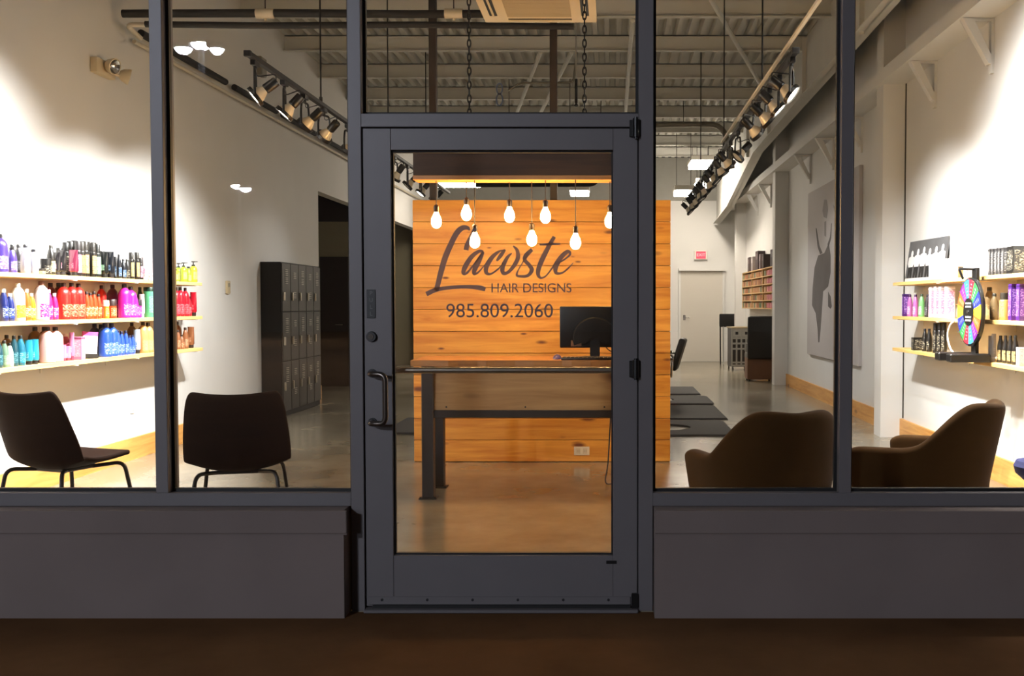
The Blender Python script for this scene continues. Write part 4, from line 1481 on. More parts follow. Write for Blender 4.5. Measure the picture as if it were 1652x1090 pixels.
fill('L', 1, [
    (6, 466, 'bottle', 'navy', 0, 'tall navy bottle with white cap', 0.055),
    (16, 473, 'bottle', 'navy', 0, 'short navy bottle with white cap', 0.055),
    (29, 456, 'liter', 'white_orange', 0, 'big white bottle with orange label', 0.088),
    (43, 466, 'bottle', 'amber', 0, 'amber bottle with pale cap', 0.056),
    (51, 473, 'bottle', 'orange', 0, 'bright orange bottle with pale cap', 0.052),
    (67, 453, 'liter', 'white_magenta', 0, 'big white bottle with magenta label', 0.096),
    (79, 467, 'bottle', 'magenta', 0, 'tall magenta bottle with pink cap', 0.05),
    (88, 473, 'bottle', 'magenta', 0, 'short magenta bottle with pink cap', 0.05),
    (82, 456, 'liter', 'dark_red', 1, 'dark red bottle standing behind', 0.088),
    (95, 456, 'liter', 'dark_red', 1, 'dark red bottle standing behind', 0.088),
    (103, 456, 'liter', 'red', 0, 'big bright red bottle', 0.094),
    (116, 456, 'liter', 'red', 0, 'big bright red bottle', 0.092),
    (127, 457, 'liter', 'red', 0, 'big bright red bottle', 0.09),
    (140, 470, 'bottle', 'orange_red', 0, 'small orange red bottle', 0.05),
    (146, 472, 'bottle', 'orange_red', 0, 'small orange red bottle', 0.046),
    (152, 470, 'bottle', 'orange_red', 0, 'small orange red bottle', 0.05),
    (159, 474, 'bottle', 'orange_red', 0, 'small orange red bottle', 0.046),
    (164, 460, 'liter', 'red', 1, 'tall red bottle standing behind', 0.074),
    (171, 484, 'jar', 'orange', 0, 'low orange jar', 0.045),
    (180, 483, 'jar', 'orange_red', 0, 'round orange red jar', 0.072),
    (182, 459, 'liter', 'plum', 1, 'plum bottle standing behind the jars', 0.09),
    (201, 458, 'liter', 'fuchsia', 0, 'big fuchsia bottle', 0.1),
    (211, 462, 'liter', 'fuchsia', 0, 'big fuchsia bottle', 0.098),
    (219, 474, 'bottle', 'fuchsia', 0, 'small fuchsia bottle', 0.045),
    (224, 483, 'jar', 'fuchsia', 0, 'low fuchsia jar', 0.045),
    (226, 463, 'bottle', 'dark_green', 1, 'dark green bottle standing behind', 0.06),
    (229, 474, 'tube', 'white_pink', 0, 'white and pink tube beside the mint tub', 0.045),
    (241, 463, 'tub', 'mint', 0, 'mint green tub with dark lid', 0.09),
    (284, 463, 'liter', 'crimson', 0, 'crimson bottle beyond the mullion', 0.076),
    (291, 463, 'liter', 'crimson', 0, 'crimson bottle beyond the mullion', 0.074),
    (299, 464, 'liter', 'crimson', 0, 'crimson bottle beyond the mullion', 0.074),
    (305, 478, 'bottle', 'crimson', 0, 'small crimson bottle', 0.05),
    (301, 476, 'bottle', 'crimson', 1, 'crimson bottle standing behind', 0.05),
    (312, 471, 'tube', 'crimson', 0, 'crimson tube at the shelf end', 0.06),
], ML)
LL = "left wall's lower shelf"
fill('L', 2, [
    (-3, 548, 'bottle', 'teal_dark', 0, 'dark teal bottle at the frame edge', 0.055),
    (7, 549, 'bottle', 'sage', 0, 'sage green bottle with black cap', 0.05),
    (16, 553, 'bottle', 'pale_mint', 0, 'small pale mint bottle', 0.046),
    (11, 540, 'liter', 'brown_glass', 1, 'brown bottle behind the sage bottle', 0.07),
    (22, 541, 'bottle', 'teal_dark', 0, 'tall dark teal bottle', 0.05),
    (33, 541, 'bottle', 'teal', 0, 'teal bottle beside the blue tubes', 0.06),
    (46, 548, 'tube', 'sky', 0, 'sky blue tube', 0.054),
    (56, 547, 'tube', 'sky', 0, 'sky blue tube', 0.054),
    (57, 527, 'liter', 'brown_glass', 1, 'brown glass bottle standing behind', 0.09),
    (72, 527, 'liter', 'brown_glass', 1, 'brown glass bottle standing behind', 0.09),
    (77, 527, 'liter', 'blush', 0, 'big blush pink bottle', 0.104),
    (89, 527, 'liter', 'blush', 0, 'big blush pink bottle', 0.1),
    (106, 538, 'bottle', 'rose', 1, 'rose bottle with white cap behind', 0.07),
    (102, 556, 'tube', 'pink', 0, 'short pink tube', 0.044),
    (109, 558, 'tube', 'pink', 0, 'short pink tube', 0.044),
    (116, 536, 'tube', 'pink', 0, 'tall narrow pink tube', 0.036),
    (127, 543, 'carton', 'pink', 0, 'pink carton', 0.055),
    (153, 522, 'liter', 'dark_navy', 1, 'dark navy bottle standing behind', 0.09),
    (163, 523, 'liter', 'dark_navy', 1, 'dark navy bottle standing behind', 0.08),
    (170, 521, 'liter', 'blue', 0, 'big bright blue bottle', 0.1),
    (180, 521, 'liter', 'blue', 0, 'big bright blue bottle', 0.098),
    (190, 532, 'bottle', 'blue', 0, 'small blue bottle', 0.05),
    (196, 534, 'bottle', 'blue', 0, 'small blue bottle', 0.048),
    (203, 533, 'bottle', 'blue', 0, 'small blue bottle', 0.048),
    (209, 541, 'bottle', 'blue', 0, 'small blue bottle', 0.04),
    (214, 540, 'bottle', 'blue', 0, 'small blue bottle', 0.04),
    (213, 520, 'liter', 'brown_glass', 1, 'brown bottle behind the small blue bottles', 0.08),
    (221, 531, 'tube', 'white_blue', 0, 'white and blue tube', 0.056),
    (231, 519, 'liter', 'caramel', 0, 'caramel bottle by the mullion', 0.088),
    (239, 520, 'liter', 'caramel', 0, 'caramel bottle by the mullion', 0.086),
    (286, 519, 'liter', 'copper', 1, 'tall copper bottle beyond the mullion', 0.08),
    (287, 532, 'bottle', 'copper', 0, 'small copper bottle', 0.05),
    (293, 540, 'bottle', 'copper', 0, 'small copper bottle', 0.05),
    (299, 528, 'bottle', 'copper', 0, 'small copper bottle', 0.056),
    (308, 527, 'tube', 'copper', 0, 'copper tube at the shelf end', 0.062),
], LL)
# tilted display card among the pink products
a = at_x(146, 576, XL + 0.2)
t = thing('display_card', 'white counter card with a magenta top leaning among the pink products', 'display card', (XL + 0.19, y_on(146, XL + 0.2, 1.0), ZSH[2] + 0.0005))
rot = Matrix.Rotation(math.radians(-6), 4, 'X') @ Matrix.Rotation(math.radians(-35), 4, 'Z')
hc = at_x(146, 535, XL + 0.2).z - ZSH[2]
bm = BM(); box(bm, -0.03, 0.03, -0.055, 0.055, 0.004, 0.035, rot); obj('stand', bm, m_black, t, False)
bm = BM(); box(bm, -0.012, 0.004, -0.055, 0.055, 0.035, hc - 0.02, rot); obj('card', bm, M('card_white', (246, 240, 244), 0.5), t, False)
bm = BM(); box(bm, -0.013, 0.005, -0.056, 0.056, hc - 0.03, hc, rot); obj('card_header', bm, M('card_magenta', (220, 80, 170), 0.5), t, False)

UR = "right wall's upper shelf"
fill('R', 0, [
    (1511, 411, 'box', 'white', 0, 'white box with orange print', 0.13),
    (1527, 417, 'carton', 'white', 0, 'white carton with a black stripe', 0.05),
    (1537, 417, 'carton', 'white', 0, 'white carton with a black stripe', 0.05),
    (1546, 430, 'carton', 'gold', 1, 'narrow beige carton', 0.035),
    (1603, 401, 'carton', 'gray_box', 0, 'tall charcoal carton', 0.036),
    (1608, 401, 'carton', 'gray_box', 0, 'tall charcoal carton', 0.036),
    (1614, 400, 'carton', 'gray_box', 0, 'tall charcoal carton', 0.036),
    (1619, 400, 'carton', 'gray_box', 0, 'tall charcoal carton', 0.036),
    (1625, 399, 'carton', 'gray_box', 0, 'tall charcoal carton', 0.036),
    (1641, 397, 'box', 'black', 0, 'wide black box at the frame edge', 0.11),
], UR)
MR = "right wall's middle shelf"
fill('R', 1, [
    (1462, 474, 'carton', 'violet', 0, 'narrow violet carton', 0.04),
    (1468, 475, 'bottle', 'lilac', 0, 'lilac bottle', 0.05),
    (1477, 475, 'bottle', 'lilac', 0, 'lilac bottle', 0.05),
    (1487, 474, 'bottle', 'green', 0, 'green bottle', 0.056),
    (1496, 475, 'bottle', 'charcoal', 0, 'small dark bottle', 0.046),
    (1506, 463, 'carton', 'white_pink', 0, 'tall white and pink carton', 0.056),
    (1514, 462, 'carton', 'white_pink', 0, 'tall white and pink carton', 0.05),
    (1522, 462, 'carton', 'white_pink', 0, 'tall white and pink carton', 0.05),
    (1532, 462, 'carton', 'white_pink', 0, 'tall white and pink carton', 0.054),
    (1596, 463, 'bottle', 'gold_dark', 1, 'dark gold bottle behind the wheel', 0.08),
    (1604, 473, 'bottle', 'gold_dark', 0, 'squat gold bottle', 0.06),
    (1620, 472, 'can', 'gold', 0, 'gold can with a dark cap', 0.066),
    (1637, 458, 'carton', 'violet', 0, 'tall deep violet carton', 0.055),
    (1650, 458, 'carton', 'violet', 0, 'tall deep violet carton', 0.055),
], MR)
LR = "right wall's lower shelf"
fill('R', 2, [
    (1481, 544, 'box', 'black', 0, 'low black box with three bands', 0.07),
    (1492, 530, 'bottle', 'black', 0, 'black bottle', 0.05),
    (1499, 530, 'bottle', 'black', 0, 'black bottle', 0.05),
    (1509, 521, 'can', 'black', 0, 'tall black can', 0.046),
    (1516, 520, 'can', 'black', 0, 'tall black can', 0.046),
    (1523, 520, 'can', 'black', 0, 'tall black can', 0.046),
    (1598, 541, 'tube', 'white', 0, 'white tube', 0.034),
    (1603, 538, 'tube', 'white', 0, 'white tube', 0.034),
    (1614, 541, 'bottle', 'black_gold', 0, 'black bottle with a gold collar', 0.046),
    (1622, 541, 'bottle', 'black_gold', 0, 'black bottle with a gold collar', 0.046),
    (1630, 541, 'bottle', 'black_gold', 0, 'black bottle with a gold collar', 0.046),
    (1638, 541, 'bottle', 'black_gold', 0, 'black bottle with a gold collar', 0.046),
    (1650, 560, 'carton', 'white', 0, 'white carton at the frame edge', 0.05),
], LR)

# black-and-white photo panel leaning on the upper right shelf
p0, p1 = y_on(1466, XR - 0.09, 1.6), y_on(1527, XR - 0.03, 1.6)
hp = at_x(1500, 384, XR - 0.06).z - ZSH[0]
t = thing('photo_panel', 'black and white group photo panel standing on the right upper shelf', 'picture', (XR - 0.10, (p0 + p1) / 2, ZSH[0] + 0.0005), math.radians(4))
wy = abs(p1 - p0) / 2
tilt = Matrix.Rotation(math.radians(8), 4, 'Y')
bm = BM(); box(bm, 0.0, 0.018, -wy, wy, 0.0, hp, tilt); obj('panel', bm, M('photo_gray', (88, 88, 90), 0.6, noise=0.12, nscale=9), t, False)
m_pw, m_pd = M('photo_white', (214, 214, 214), 0.6), M('photo_dark', (22, 22, 24), 0.6)
bmw, bmd = BM(), BM()
for i in range(6):
    y = -wy + wy * 2 * (i + 0.6) / 6.3
    hh = hp * (0.80 - 0.03 * (i % 3))
    ww = wy * 0.115
    prism(bmw, [(y - ww * 0.9, hp * 0.36), (y + ww * 0.9, hp * 0.36), (y + ww * 1.5, hh * 0.62), (y + ww * 1.35, hh * 0.82), (y + ww * 0.4, hh * 0.86), (y - ww * 0.4, hh * 0.86), (y - ww * 1.35, hh * 0.82), (y - ww * 1.5, hh * 0.62)], 'X', -0.0012, 0.0)
    prism(bmw, [(y + ww * 0.55 * math.cos(a_ * math.pi / 4), hh * 0.93 + ww * 0.7 * math.sin(a_ * math.pi / 4)) for a_ in range(8)], 'X', -0.0014, 0.0)
    prism(bmd, [(y - ww, hp * 0.10), (y - ww * 0.2, hp * 0.10), (y, hp * 0.3), (y + ww * 0.2, hp * 0.10), (y + ww, hp * 0.10), (y + ww, hp * 0.37), (y - ww, hp * 0.37)], 'X', -0.0013, 0.0)
box(bmw, -0.001, 0.0, -wy, wy, 0.0, hp * 0.10)
for bmx, mm in ((bmw, m_pw), (bmd, m_pd)):
    bmesh.ops.transform(bmx, matrix=tilt, verts=bmx.verts[:])
    obj('picture_print', bmx, mm, t, False)

# ------------------------------------------------------------------ prize wheel
XW_ = XR - SHD - 0.105
c = at_x(1563, 503, XW_)
R = 0.235
t = thing('prize_wheel', 'round prize wheel with coloured wedges on a black stand by the right shelves', 'prize wheel', (XW_, c.y, ZSH[2] + 0.0005))
zc = c.z - ZSH[2]
wc = [(70, 60, 170), (40, 120, 70), (226, 60, 70), (60, 150, 220), (120, 50, 150), (240, 104, 50), (250, 224, 60)]
wc = [(238, 110, 50), (130, 50, 160), (70, 170, 230), (226, 50, 70), (60, 160, 80), (50, 60, 190), (246, 226, 60)]
bm = BM(); lathe(bm, [(0.0005, 0.0), (R + 0.014, 0.0), (R + 0.016, 0.006), (R + 0.016, 0.022), (R + 0.010, 0.026), (0.0005, 0.026)], (0, 0, 0), 64)
rotx = Matrix.Rotation(-math.pi / 2, 4, 'Y')
bmesh.ops.transform(bm, matrix=Matrix.Translation((0.028, 0, zc)) @ rotx, verts=bm.verts[:])
disc = obj('wheel_disc', bm, m_black, t)
m_ink = M('wheel_ink', (226, 226, 236), 0.5)
for s in range(14):
    a0, a1 = 2 * math.pi * (s - 0.5) / 14, 2 * math.pi * (s + 0.5) / 14
    off = 2 * math.pi * 0.25 / 14 * 0
    pts = [(R * math.cos(a0 + (a1 - a0) * i / 8), R * math.sin(a0 + (a1 - a0) * i / 8)) for i in range(9)]
    r2 = 0.098
    pts += [(r2 * math.cos(a1 + (a0 - a1) * i / 8), r2 * math.sin(a1 + (a0 - a1) * i / 8)) for i in range(9)]
    bm = BM()
    prism(bm, [(p[0], p[1] + zc) for p in pts], 'X', -0.0012, 0.0022)
    am = (a0 + a1) / 2
    wb = BM()
    for q in range(4):
        rr = 0.125 + q * 0.026
        prism(wb, [(rr * math.cos(am) + u_ * 0.009 * math.cos(am) - v_ * 0.016 * math.sin(am), zc + rr * math.sin(am) + u_ * 0.009 * math.sin(am) + v_ * 0.016 * math.cos(am)) for u_, v_ in ((-0.6, -1), (0.6, -0.7), (0.6, 0.8), (-0.3, 1))], 'X', -0.0016, 0.0)
    sg_ = obj('wedge', bm, M('wedge_%d' % ((s - 1) % 7), tuple(v * 0.85 for v in wc[(s - 1) % 7]), 0.35), disc, False)
    if s % 7:
        obj('wedge_print', wb, M('wheel_ink_%d' % (s % 7), tuple(min(255, v * 0.6 + 90) for v in wc[(s - 1) % 7]), 0.5), disc, False)
    else:
        wb.free()
for k in range(14):
    a0 = 2 * math.pi * (k + 0.5) / 14
    bm = BM(); cyl(bm, (0.0, (R + 0.006) * math.cos(a0), zc + (R + 0.006) * math.sin(a0)), (-0.016, (R + 0.006) * math.cos(a0), zc + (R + 0.006) * math.sin(a0)), 0.003, seg=8); obj('peg', bm, m_chrome, disc)
bm = BM(); cyl(bm, (0.002, 0, zc), (-0.006, 0, zc), 0.1, seg=40); hub = obj('hub', bm, m_black, t)
for dz in (0.05, -0.05):
    bm = BM()
    for q in range(2):
        for n_ in range(5):
            box(bm, -0.0072, -0.006, -0.06 + n_ * 0.024, -0.042 + n_ * 0.024, zc + dz + 0.012 - q * 0.024 - 0.007, zc + dz + 0.012 - q * 0.024 + 0.007)
    obj('hub_print', bm, M('hub_gray', (150, 150, 150), 0.5), hub, False)
bm = BM(); cyl(bm, (-0.006, 0, zc), (-0.014, 0, zc), 0.012, seg=16); obj('axle', bm, m_chrome, t)
bm = BM(); rbox(bm, 0.034, 0.060, -0.045, 0.045, 0.02, zc + R + 0.085, 0.004, 1); obj('post', bm, m_black, t)
bm = BM(); tube(bm, bend([(0.045, 0.0, zc + R + 0.075), (-0.075, 0.0, zc + R + 0.078), (-0.045, 0.0, zc + R + 0.004)], 0.012, 4), 0.009, 8); obj('pointer', bm, m_black, t)
bm = BM()
rbox(bm, -0.19, 0.10, -0.175, -0.075, 0.0, 0.06, 0.008, 1); obj('foot', bm, m_black, t)
bm = BM(); rbox(bm, -0.19, 0.10, 0.075, 0.175, 0.0, 0.06, 0.008, 1); obj('foot', bm, m_black, t)
bm = BM(); rbox(bm, 0.03, 0.075, -0.075, 0.075, 0.004, 0.035, 0.003, 1); obj('crossbar', bm, m_black, t)
q0 = at_x(1538, 506, XR - SHD - 0.03)
bm = BM()
tube(bm, bend([(XR - SHD - 0.012, q0.y, ZSH[1] - 0.01), (XR - SHD - 0.04, q0.y + 0.03, ZSH[1] - 0.04), (XR - SHD - 0.045, q0.y + 0.10, ZSH[1] - 0.13), (XR - SHD - 0.045, q0.y + 0.02, ZSH[1] - 0.24), (XR - SHD - 0.04, q0.y - 0.10, ZSH[1] - 0.28)], 0.06, 6), 0.007, 8)
tag(obj('white_cable', bm, m_whiteplastic), 'white cable looped from the middle shelf beside the prize wheel', 'cable')

# ================================================================== WALL FITTINGS
c = at_x(166, 108, XL + 0.03)
t = thing('emergency_light', 'two-headed emergency light high on the white left wall', 'emergency light', (XL, c.y, c.z))
m_em = M('emergency_plastic', (206, 190, 160), 0.45)
bm = BM(); rbox(bm, 0.001, 0.06, -0.15, 0.15, -0.075, 0.05, 0.012, 2); obj('housing', bm, m_em, t)
for y, dz, nm in ((-0.02, 0.0, 'first'), (0.22, -0.03, 'second')):
    bm = BM(); lathe(bm, [(0.028, -0.07), (0.05, -0.045), (0.066, 0.0), (0.066, 0.012), (0.058, 0.014)], (0, 0, 0), 24, True, False)
    q = Vector((0, 0, 1)).rotation_difference(Vector((0.85, -0.2 if y < 0.1 else 0.5, -0.25)).normalized()).to_matrix().to_4x4()
    bmesh.ops.transform(bm, matrix=Matrix.Translation((0.13, y, dz)) @ q, verts=bm.verts[:])
    hd_ = obj('lamp_head', bm, m_em, t)
    bm = BM(); lathe(bm, [(0.058, 0.008), (0.04, -0.012), (0.012, -0.03)], (0, 0, 0), 24, False, True)
    bmesh.ops.transform(bm, matrix=Matrix.Translation((0.13, y, dz)) @ q, verts=bm.verts[:])
    obj('reflector', bm, m_chrome, hd_)
    bm = BM(); tube(bm, [(0.055, y * 0.6, dz), (0.10, y, dz)], 0.014, 8); obj('arm', bm, m_em, t)
c = at_x(366, 463, XL)
t = thing('thermostat', 'small beige thermostat on the white left wall before the lockers', 'thermostat', (XL, c.y, c.z))
bm = BM(); rbox(bm, 0.001, 0.024, -0.045, 0.045, -0.07, 0.07, 0.006, 2); obj('cover', bm, M('beige_plastic', (188, 172, 138), 0.5), t)
bm = BM(); rbox(bm, 0.024, 0.026, -0.03, 0.03, 0.0, 0.045, 0.002, 1); obj('display', bm, M('display_gray', (128, 122, 100), 0.3), t)
c = at_x(213, 656, XL)
t = thing('wall_outlet', 'cream outlet plate low on the left wall under the product shelves', 'outlet', (XL, c.y, c.z))
bm = BM(); rbox(bm, 0.0005, 0.007, -0.036, 0.036, -0.058, 0.058, 0.003, 2); obj('plate', bm, m_whiteplastic, t)
for dz in (-0.024, 0.024):
    bm = BM(); rbox(bm, 0.006, 0.009, -0.017, 0.017, dz - 0.015, dz + 0.015, 0.003, 1); obj('receptacle', bm, M('outlet_ivory', (214, 206, 190), 0.4), t)

# canvas on the right wall
ya_, yb_ = y_on(1386, XR - 0.04, 2.0), y_on(1303.5, XR - 0.04, 2.0)
zt_, zb_ = 2.99, 0.62
t = thing('wall_canvas', 'tall pale canvas with a dark painted figure on the right wall', 'painting', (XR, (ya_ + yb_) / 2, zb_))
hw = (yb_ - ya_) / 2
bm = BM(); rbox(bm, -0.045, -0.001, -hw, hw, 0, zt_ - zb_, 0.003, 1); obj('canvas', bm, M('canvas_gray', (184, 178, 176), 0.8, noise=0.03, nscale=1.2), t, False)
m_fig = M('paint_dark', (92, 86, 84), 0.8, noise=0.15, nscale=2)
m_fig2 = M('paint_mid', (140, 134, 132), 0.8)


def cv(px, py):
    q = at_x(px, py, XR - 0.045)
    return (q.y - (ya_ + yb_) / 2, q.z - zb_)


shapes = [
    ([(1330, 408), (1337, 392), (1340, 412), (1340, 440), (1336, 462), (1328, 470), (1326, 500), (1324, 530), (1322, 552), (1320, 552), (1319, 530), (1316, 505), (1310, 492), (1311, 465), (1314, 432), (1320, 412)], m_fig),
    ([(1327, 340), (1330, 322), (1334, 322), (1336, 338), (1334, 352), (1329, 350)], m_fig2),
    ([(1330, 358), (1333, 356), (1333, 382), (1330, 380)], m_fig2),
    ([(1316, 368), (1317.5, 368), (1322, 396), (1327, 408), (1323, 410), (1319, 398)], m_fig),
    ([(1341, 360), (1342, 360), (1341, 384), (1337, 398), (1335, 394), (1339, 382)], m_fig),
    ([(1336, 470), (1340, 478), (1342, 494), (1340, 498), (1336, 494)], m_fig),
    ([(1344, 330), (1362, 352), (1375, 400), (1372, 430), (1358, 460), (1352, 430), (1356, 390)], m_fig2),
]
for poly, mm in shapes:
    bm = BM(); prism(bm, [cv(*p) for p in poly], 'X', -0.0462, -0.0445); obj('painted_shape', bm, mm, t, False)

# ================================================================== LOCKERS
fc = at_z(456, 673, 0)
XF = fc.x
y0 = fc.y
LW = 1.55 / 5
t = thing('locker_bank', 'dark metal bank of narrow lockers standing against the left wall', 'lockers', (XF, y0, 0))
m_lock = M('locker_gray', (46, 42, 37), 0.5, metal=0.1, noise=0.05)
m_lockd = M('locker_side', (24, 21, 18), 0.6, spec=0.25)
HT = at_y(456, 422, y0).z
bm = BM(); rbox(bm, XL + 0.005 - XF, -0.004, 0, 1.55, 0.0, HT, 0.004, 1); obj('carcass', bm, m_lockd, t, False)
TZ = (0.06, 0.665, 1.262, HT - 0.01)
for i in range(5):
    for j in range(3):
        ya0, ya1, za, zb2 = i * LW + 0.008, (i + 1) * LW - 0.008, TZ[j] + 0.006, TZ[j + 1] - 0.006
        bm = BM(); rbox(bm, -0.004, 0.012, ya0, ya1, za, zb2, 0.003, 1)
        dr = obj('door', bm, m_lock, t, False)
        bm = BM()
        ym = (ya0 + ya1) / 2
        for zc_ in ((zb2 - 0.07, zb2 - 0.17) if (i % 2 == 0) else (zb2 - 0.10, zb2 - 0.34)):
            for q in range(4):
                box(bm, 0.0125, 0.018, ym - 0.05, ym + 0.05, zc_ - q * 0.022 - 0.008, zc_ - q * 0.022)
        obj('louvers', bm, M('locker_slat', (150, 144, 132), 0.4), dr, False)
        bm = BM(); zh = za + 0.30 - 0.06 * j
        rbox(bm, 0.012, 0.034, ya0 + 0.02, ya0 + 0.05, zh - 0.05, zh + 0.05, 0.006, 2)
        obj('handle', bm, M('locker_handle', (190, 184, 170), 0.3, metal=0.9), dr)

# ================================================================== SALON FLOOR: MATS, CHAIRS
m_mat = M('black_mat', (44, 42, 42), 0.75, bump=0.1, nscale=60)
CUT = (None, 0.42, 0.62, 0.50)
MATS = [(1187, 704, 680), (1172, 677, 656), (1151, 653, 640), (1128, 637, 625)]
for k, (pr, pf, pb) in enumerate(MATS):
    yf, yb2 = at_z(1100, pf, 0).y, at_z(1100, pb, 0).y
    xr_ = at_z(pr, pf - 3, 0).x
    xl_ = xr_ - 1.62
    cx_, cy_ = CUT[k] or xr_ - 0.70, (yf + yb2) / 2
    hx, hy, rh = (xr_ - xl_) / 2, (yb2 - yf) / 2, 0.27
    t_ = (xl_ + xr_) / 2
    bm = BM()
    n = 48
    outer, inner = [], []
    for i in range(n):
        a = 2 * math.pi * i / n
        ca, sa = math.cos(a), math.sin(a)
        s_ = min(((xr_ - cx_) if ca > 0 else (cx_ - xl_)) / max(abs(ca), 1e-6), hy / max(abs(sa), 1e-6))
        outer.append((cx_ + ca * s_, cy_ + sa * s_)); inner.append((cx_ + rh * ca, cy_ + rh * sa))
    for zz in (0.001, 0.018):
        pass
    lo_o = [bm.verts.new((p[0], p[1], 0.001)) for p in outer]; hi_o = [bm.verts.new((cx_ + (p[0] - cx_) * 0.985, cy_ + (p[1] - cy_) * 0.975, 0.02)) for p in outer]
    lo_i = [bm.verts.new((p[0], p[1], 0.001)) for p in inner]; hi_i = [bm.verts.new((p[0] * 1.0, p[1], 0.02)) for p in inner]
    for i in range(n):
        j = (i + 1) % n
        bm.faces.new((lo_o[i], lo_o[j], hi_o[j], hi_o[i]))
        bm.faces.new((hi_o[i], hi_o[j], hi_i[j], hi_i[i]))
        bm.faces.new((hi_i[i], hi_i[j], lo_i[j], lo_i[i]))
        bm.faces.new((lo_i[i], lo_i[j], lo_o[j], lo_o[i]))
    tag(obj('salon_mat', bm, m_mat, None, False), 'black salon floor mat with a round cut-out, %s from the front' % ORD[k], 'mat', 'salon mats beyond the plank wall')
yf, yb2 = at_z(640, 700, 0).y, at_z(640, 676, 0).y
xr_ = at_z(668, 700, 0).x
bm = BM(); rbox(bm, xr_ - 0.35, xr_ + 0.6, yf, yb2, 0.001, 0.02, 0.006, 1)
tag(obj('salon_mat', bm, m_mat, None, False), 'black salon floor mat partly hidden behind the left edge of the plank wall', 'mat', 'salon mats')


def salon_chair(label, x, y, rz, back_tilt=0.22):
    t = thing('salon_chair', label, 'salon chair', (x, y, 0.0), rz, 'salon chairs beyond the plank wall')
    mv = M('black_vinyl', (24, 22, 21), 0.4)
    bm = BM(); lathe(bm, [(0.25, 0.0), (0.25, 0.012), (0.22, 0.03), (0.06, 0.045)], (0, 0, 0), 32); obj('base', bm, m_chrome, t)
    bm = BM(); cyl(bm, (0, 0, 0.04), (0, 0, 0.40), 0.035, seg=18); obj('column', bm, m_chrome, t)
    bm = BM(); rbox(bm, -0.24, 0.26, -0.25, 0.25, 0.40, 0.50, 0.035, 4); obj('seat', bm, mv, t)
    m_ = Matrix.Translation((-0.27, 0, 0.44)) @ Matrix.Rotation(-back_tilt, 4, 'Y')
    bm = BM(); rbox(bm, -0.045, 0.045, -0.25, 0.25, 0.0, 0.46, 0.04, 4, m_); obj('backrest', bm, mv, t)
    for s in (-1, 1):
        bm = BM(); tube(bm, bend([(-0.26, s * 0.28, 0.46), (-0.28, s * 0.29, 0.66), (0.18, s * 0.29, 0.66), (0.2, s * 0.28, 0.46)], 0.05), 0.014, 10); ar = obj('arm', bm, m_chrome, t)
        bm = BM(); rbox(bm, -0.22, 0.14, s * 0.29 - 0.025, s * 0.29 + 0.025, 0.665, 0.695, 0.01, 2); obj('arm_pad', bm, mv, ar)
    bm = BM(); tube(bm, bend([(0.2, -0.12, 0.40), (0.42, -0.12, 0.14), (0.42, 0.12, 0.14), (0.2, 0.12, 0.40)], 0.03), 0.011, 8); obj('footrest', bm, m_chrome, t)
    return t


def matc(k):
    pr, pf, pb = MATS[k]
    yf_, yb3 = at_z(1100, pf, 0).y, at_z(1100, pb, 0).y
    return at_z(pr, pf - 3, 0).x - 0.70, (yf_ + yb3) / 2


x_, y_ = matc(2)
salon_chair('black salon chair on the third mat, its back leaning out past the plank wall', 0.62, y_, math.radians(172), 0.30)
x_, y_ = matc(3)
salon_chair('black salon chair on the farthest mat, mostly hidden behind the nearer salon chair', 0.50, y_, math.radians(178), 0.26)
x_, y_ = matc(1)
salon_chair('black salon chair on the second mat showing only a sliver beside the plank wall', 0.42, y_, math.radians(100), 0.16)

# ================================================================== FAR RIGHT CORNER
# wall rack of colour cartons
yr0, yr1 = y_on(1254, 2.80, 1.8), y_on(1197.5, 2.80, 1.8)
yr0 = max(yr0, YCOL[1] + 0.3)
yr1 = min(yr1, YCOL[2] - 0.03)
zr0_, zr1_ = at_x(1215, 497, 2.80).z, at_x(1215, 437, 2.80).z
t = thing('wall_rack', 'wooden wall rack of hair colour cartons in the far right corner', 'rack', (2.80, yr0, zr0_))
Lr, Hr = yr1 - yr0, zr1_ - zr0_
m_rk = M('rack_pine', (214, 178, 124), 0.5, noise=0.05)
for j in range(6):
    bm = BM(); box(bm, 0.0, 0.165, 0, Lr, j * Hr / 5 - 0.009, j * Hr / 5 + 0.009); obj('shelf_board', bm, m_rk, t, False)
for y in (0.0, Lr / 3, 2 * Lr / 3, Lr):
    bm = BM(); box(bm, 0.001, 0.165, y - 0.008, y + 0.008, 0.0, Hr); obj('upright', bm, m_rk, t, False)
cols = [(200, 150, 110), (176, 120, 84), (214, 176, 140), (226, 150, 160), (150, 110, 84), (120, 140, 110)]
proto = {}
for j in range(5):
    for i in range(26):
        fy = (i + 0.5) / 26
        if min(abs(fy - q) for q in (0, 1 / 3, 2 / 3, 1)) < 0.012:
            continue
        pink = fy < 0.22
        ci = 3 if pink else rnd.choice((0, 0, 1, 1, 2, 4, 5))
        key = ci
        loc = (2.845, yr0 + fy * Lr, zr0_ + j * Hr / 5 + 0.0095)
        lb = '%s hair colour carton in the wall rack, %s row from the top' % ('pink' if pink else 'small tan', ORD[4 - j])
        gp_ = '%s colour cartons, %s rack row' % ('pink' if pink else 'tan', ORD[4 - j])
        if key not in proto:
            bm = BM(); rbox(bm, -0.03, 0.06, -0.036 * Lr / 3.6, 0.036 * Lr / 3.6, 0, Hr / 5 * (0.66), 0.002, 1)
            o = obj('colour_carton', bm, M('carton_tone_%d' % ci, cols[ci], 0.5), None, False, loc)
            tag(o, lb, 'carton', gp_)
            proto[key] = o
        else:
            o = proto[key].copy(); COL.objects.link(o); o.location = loc
            o['label'] = lb; o['group'] = gp_
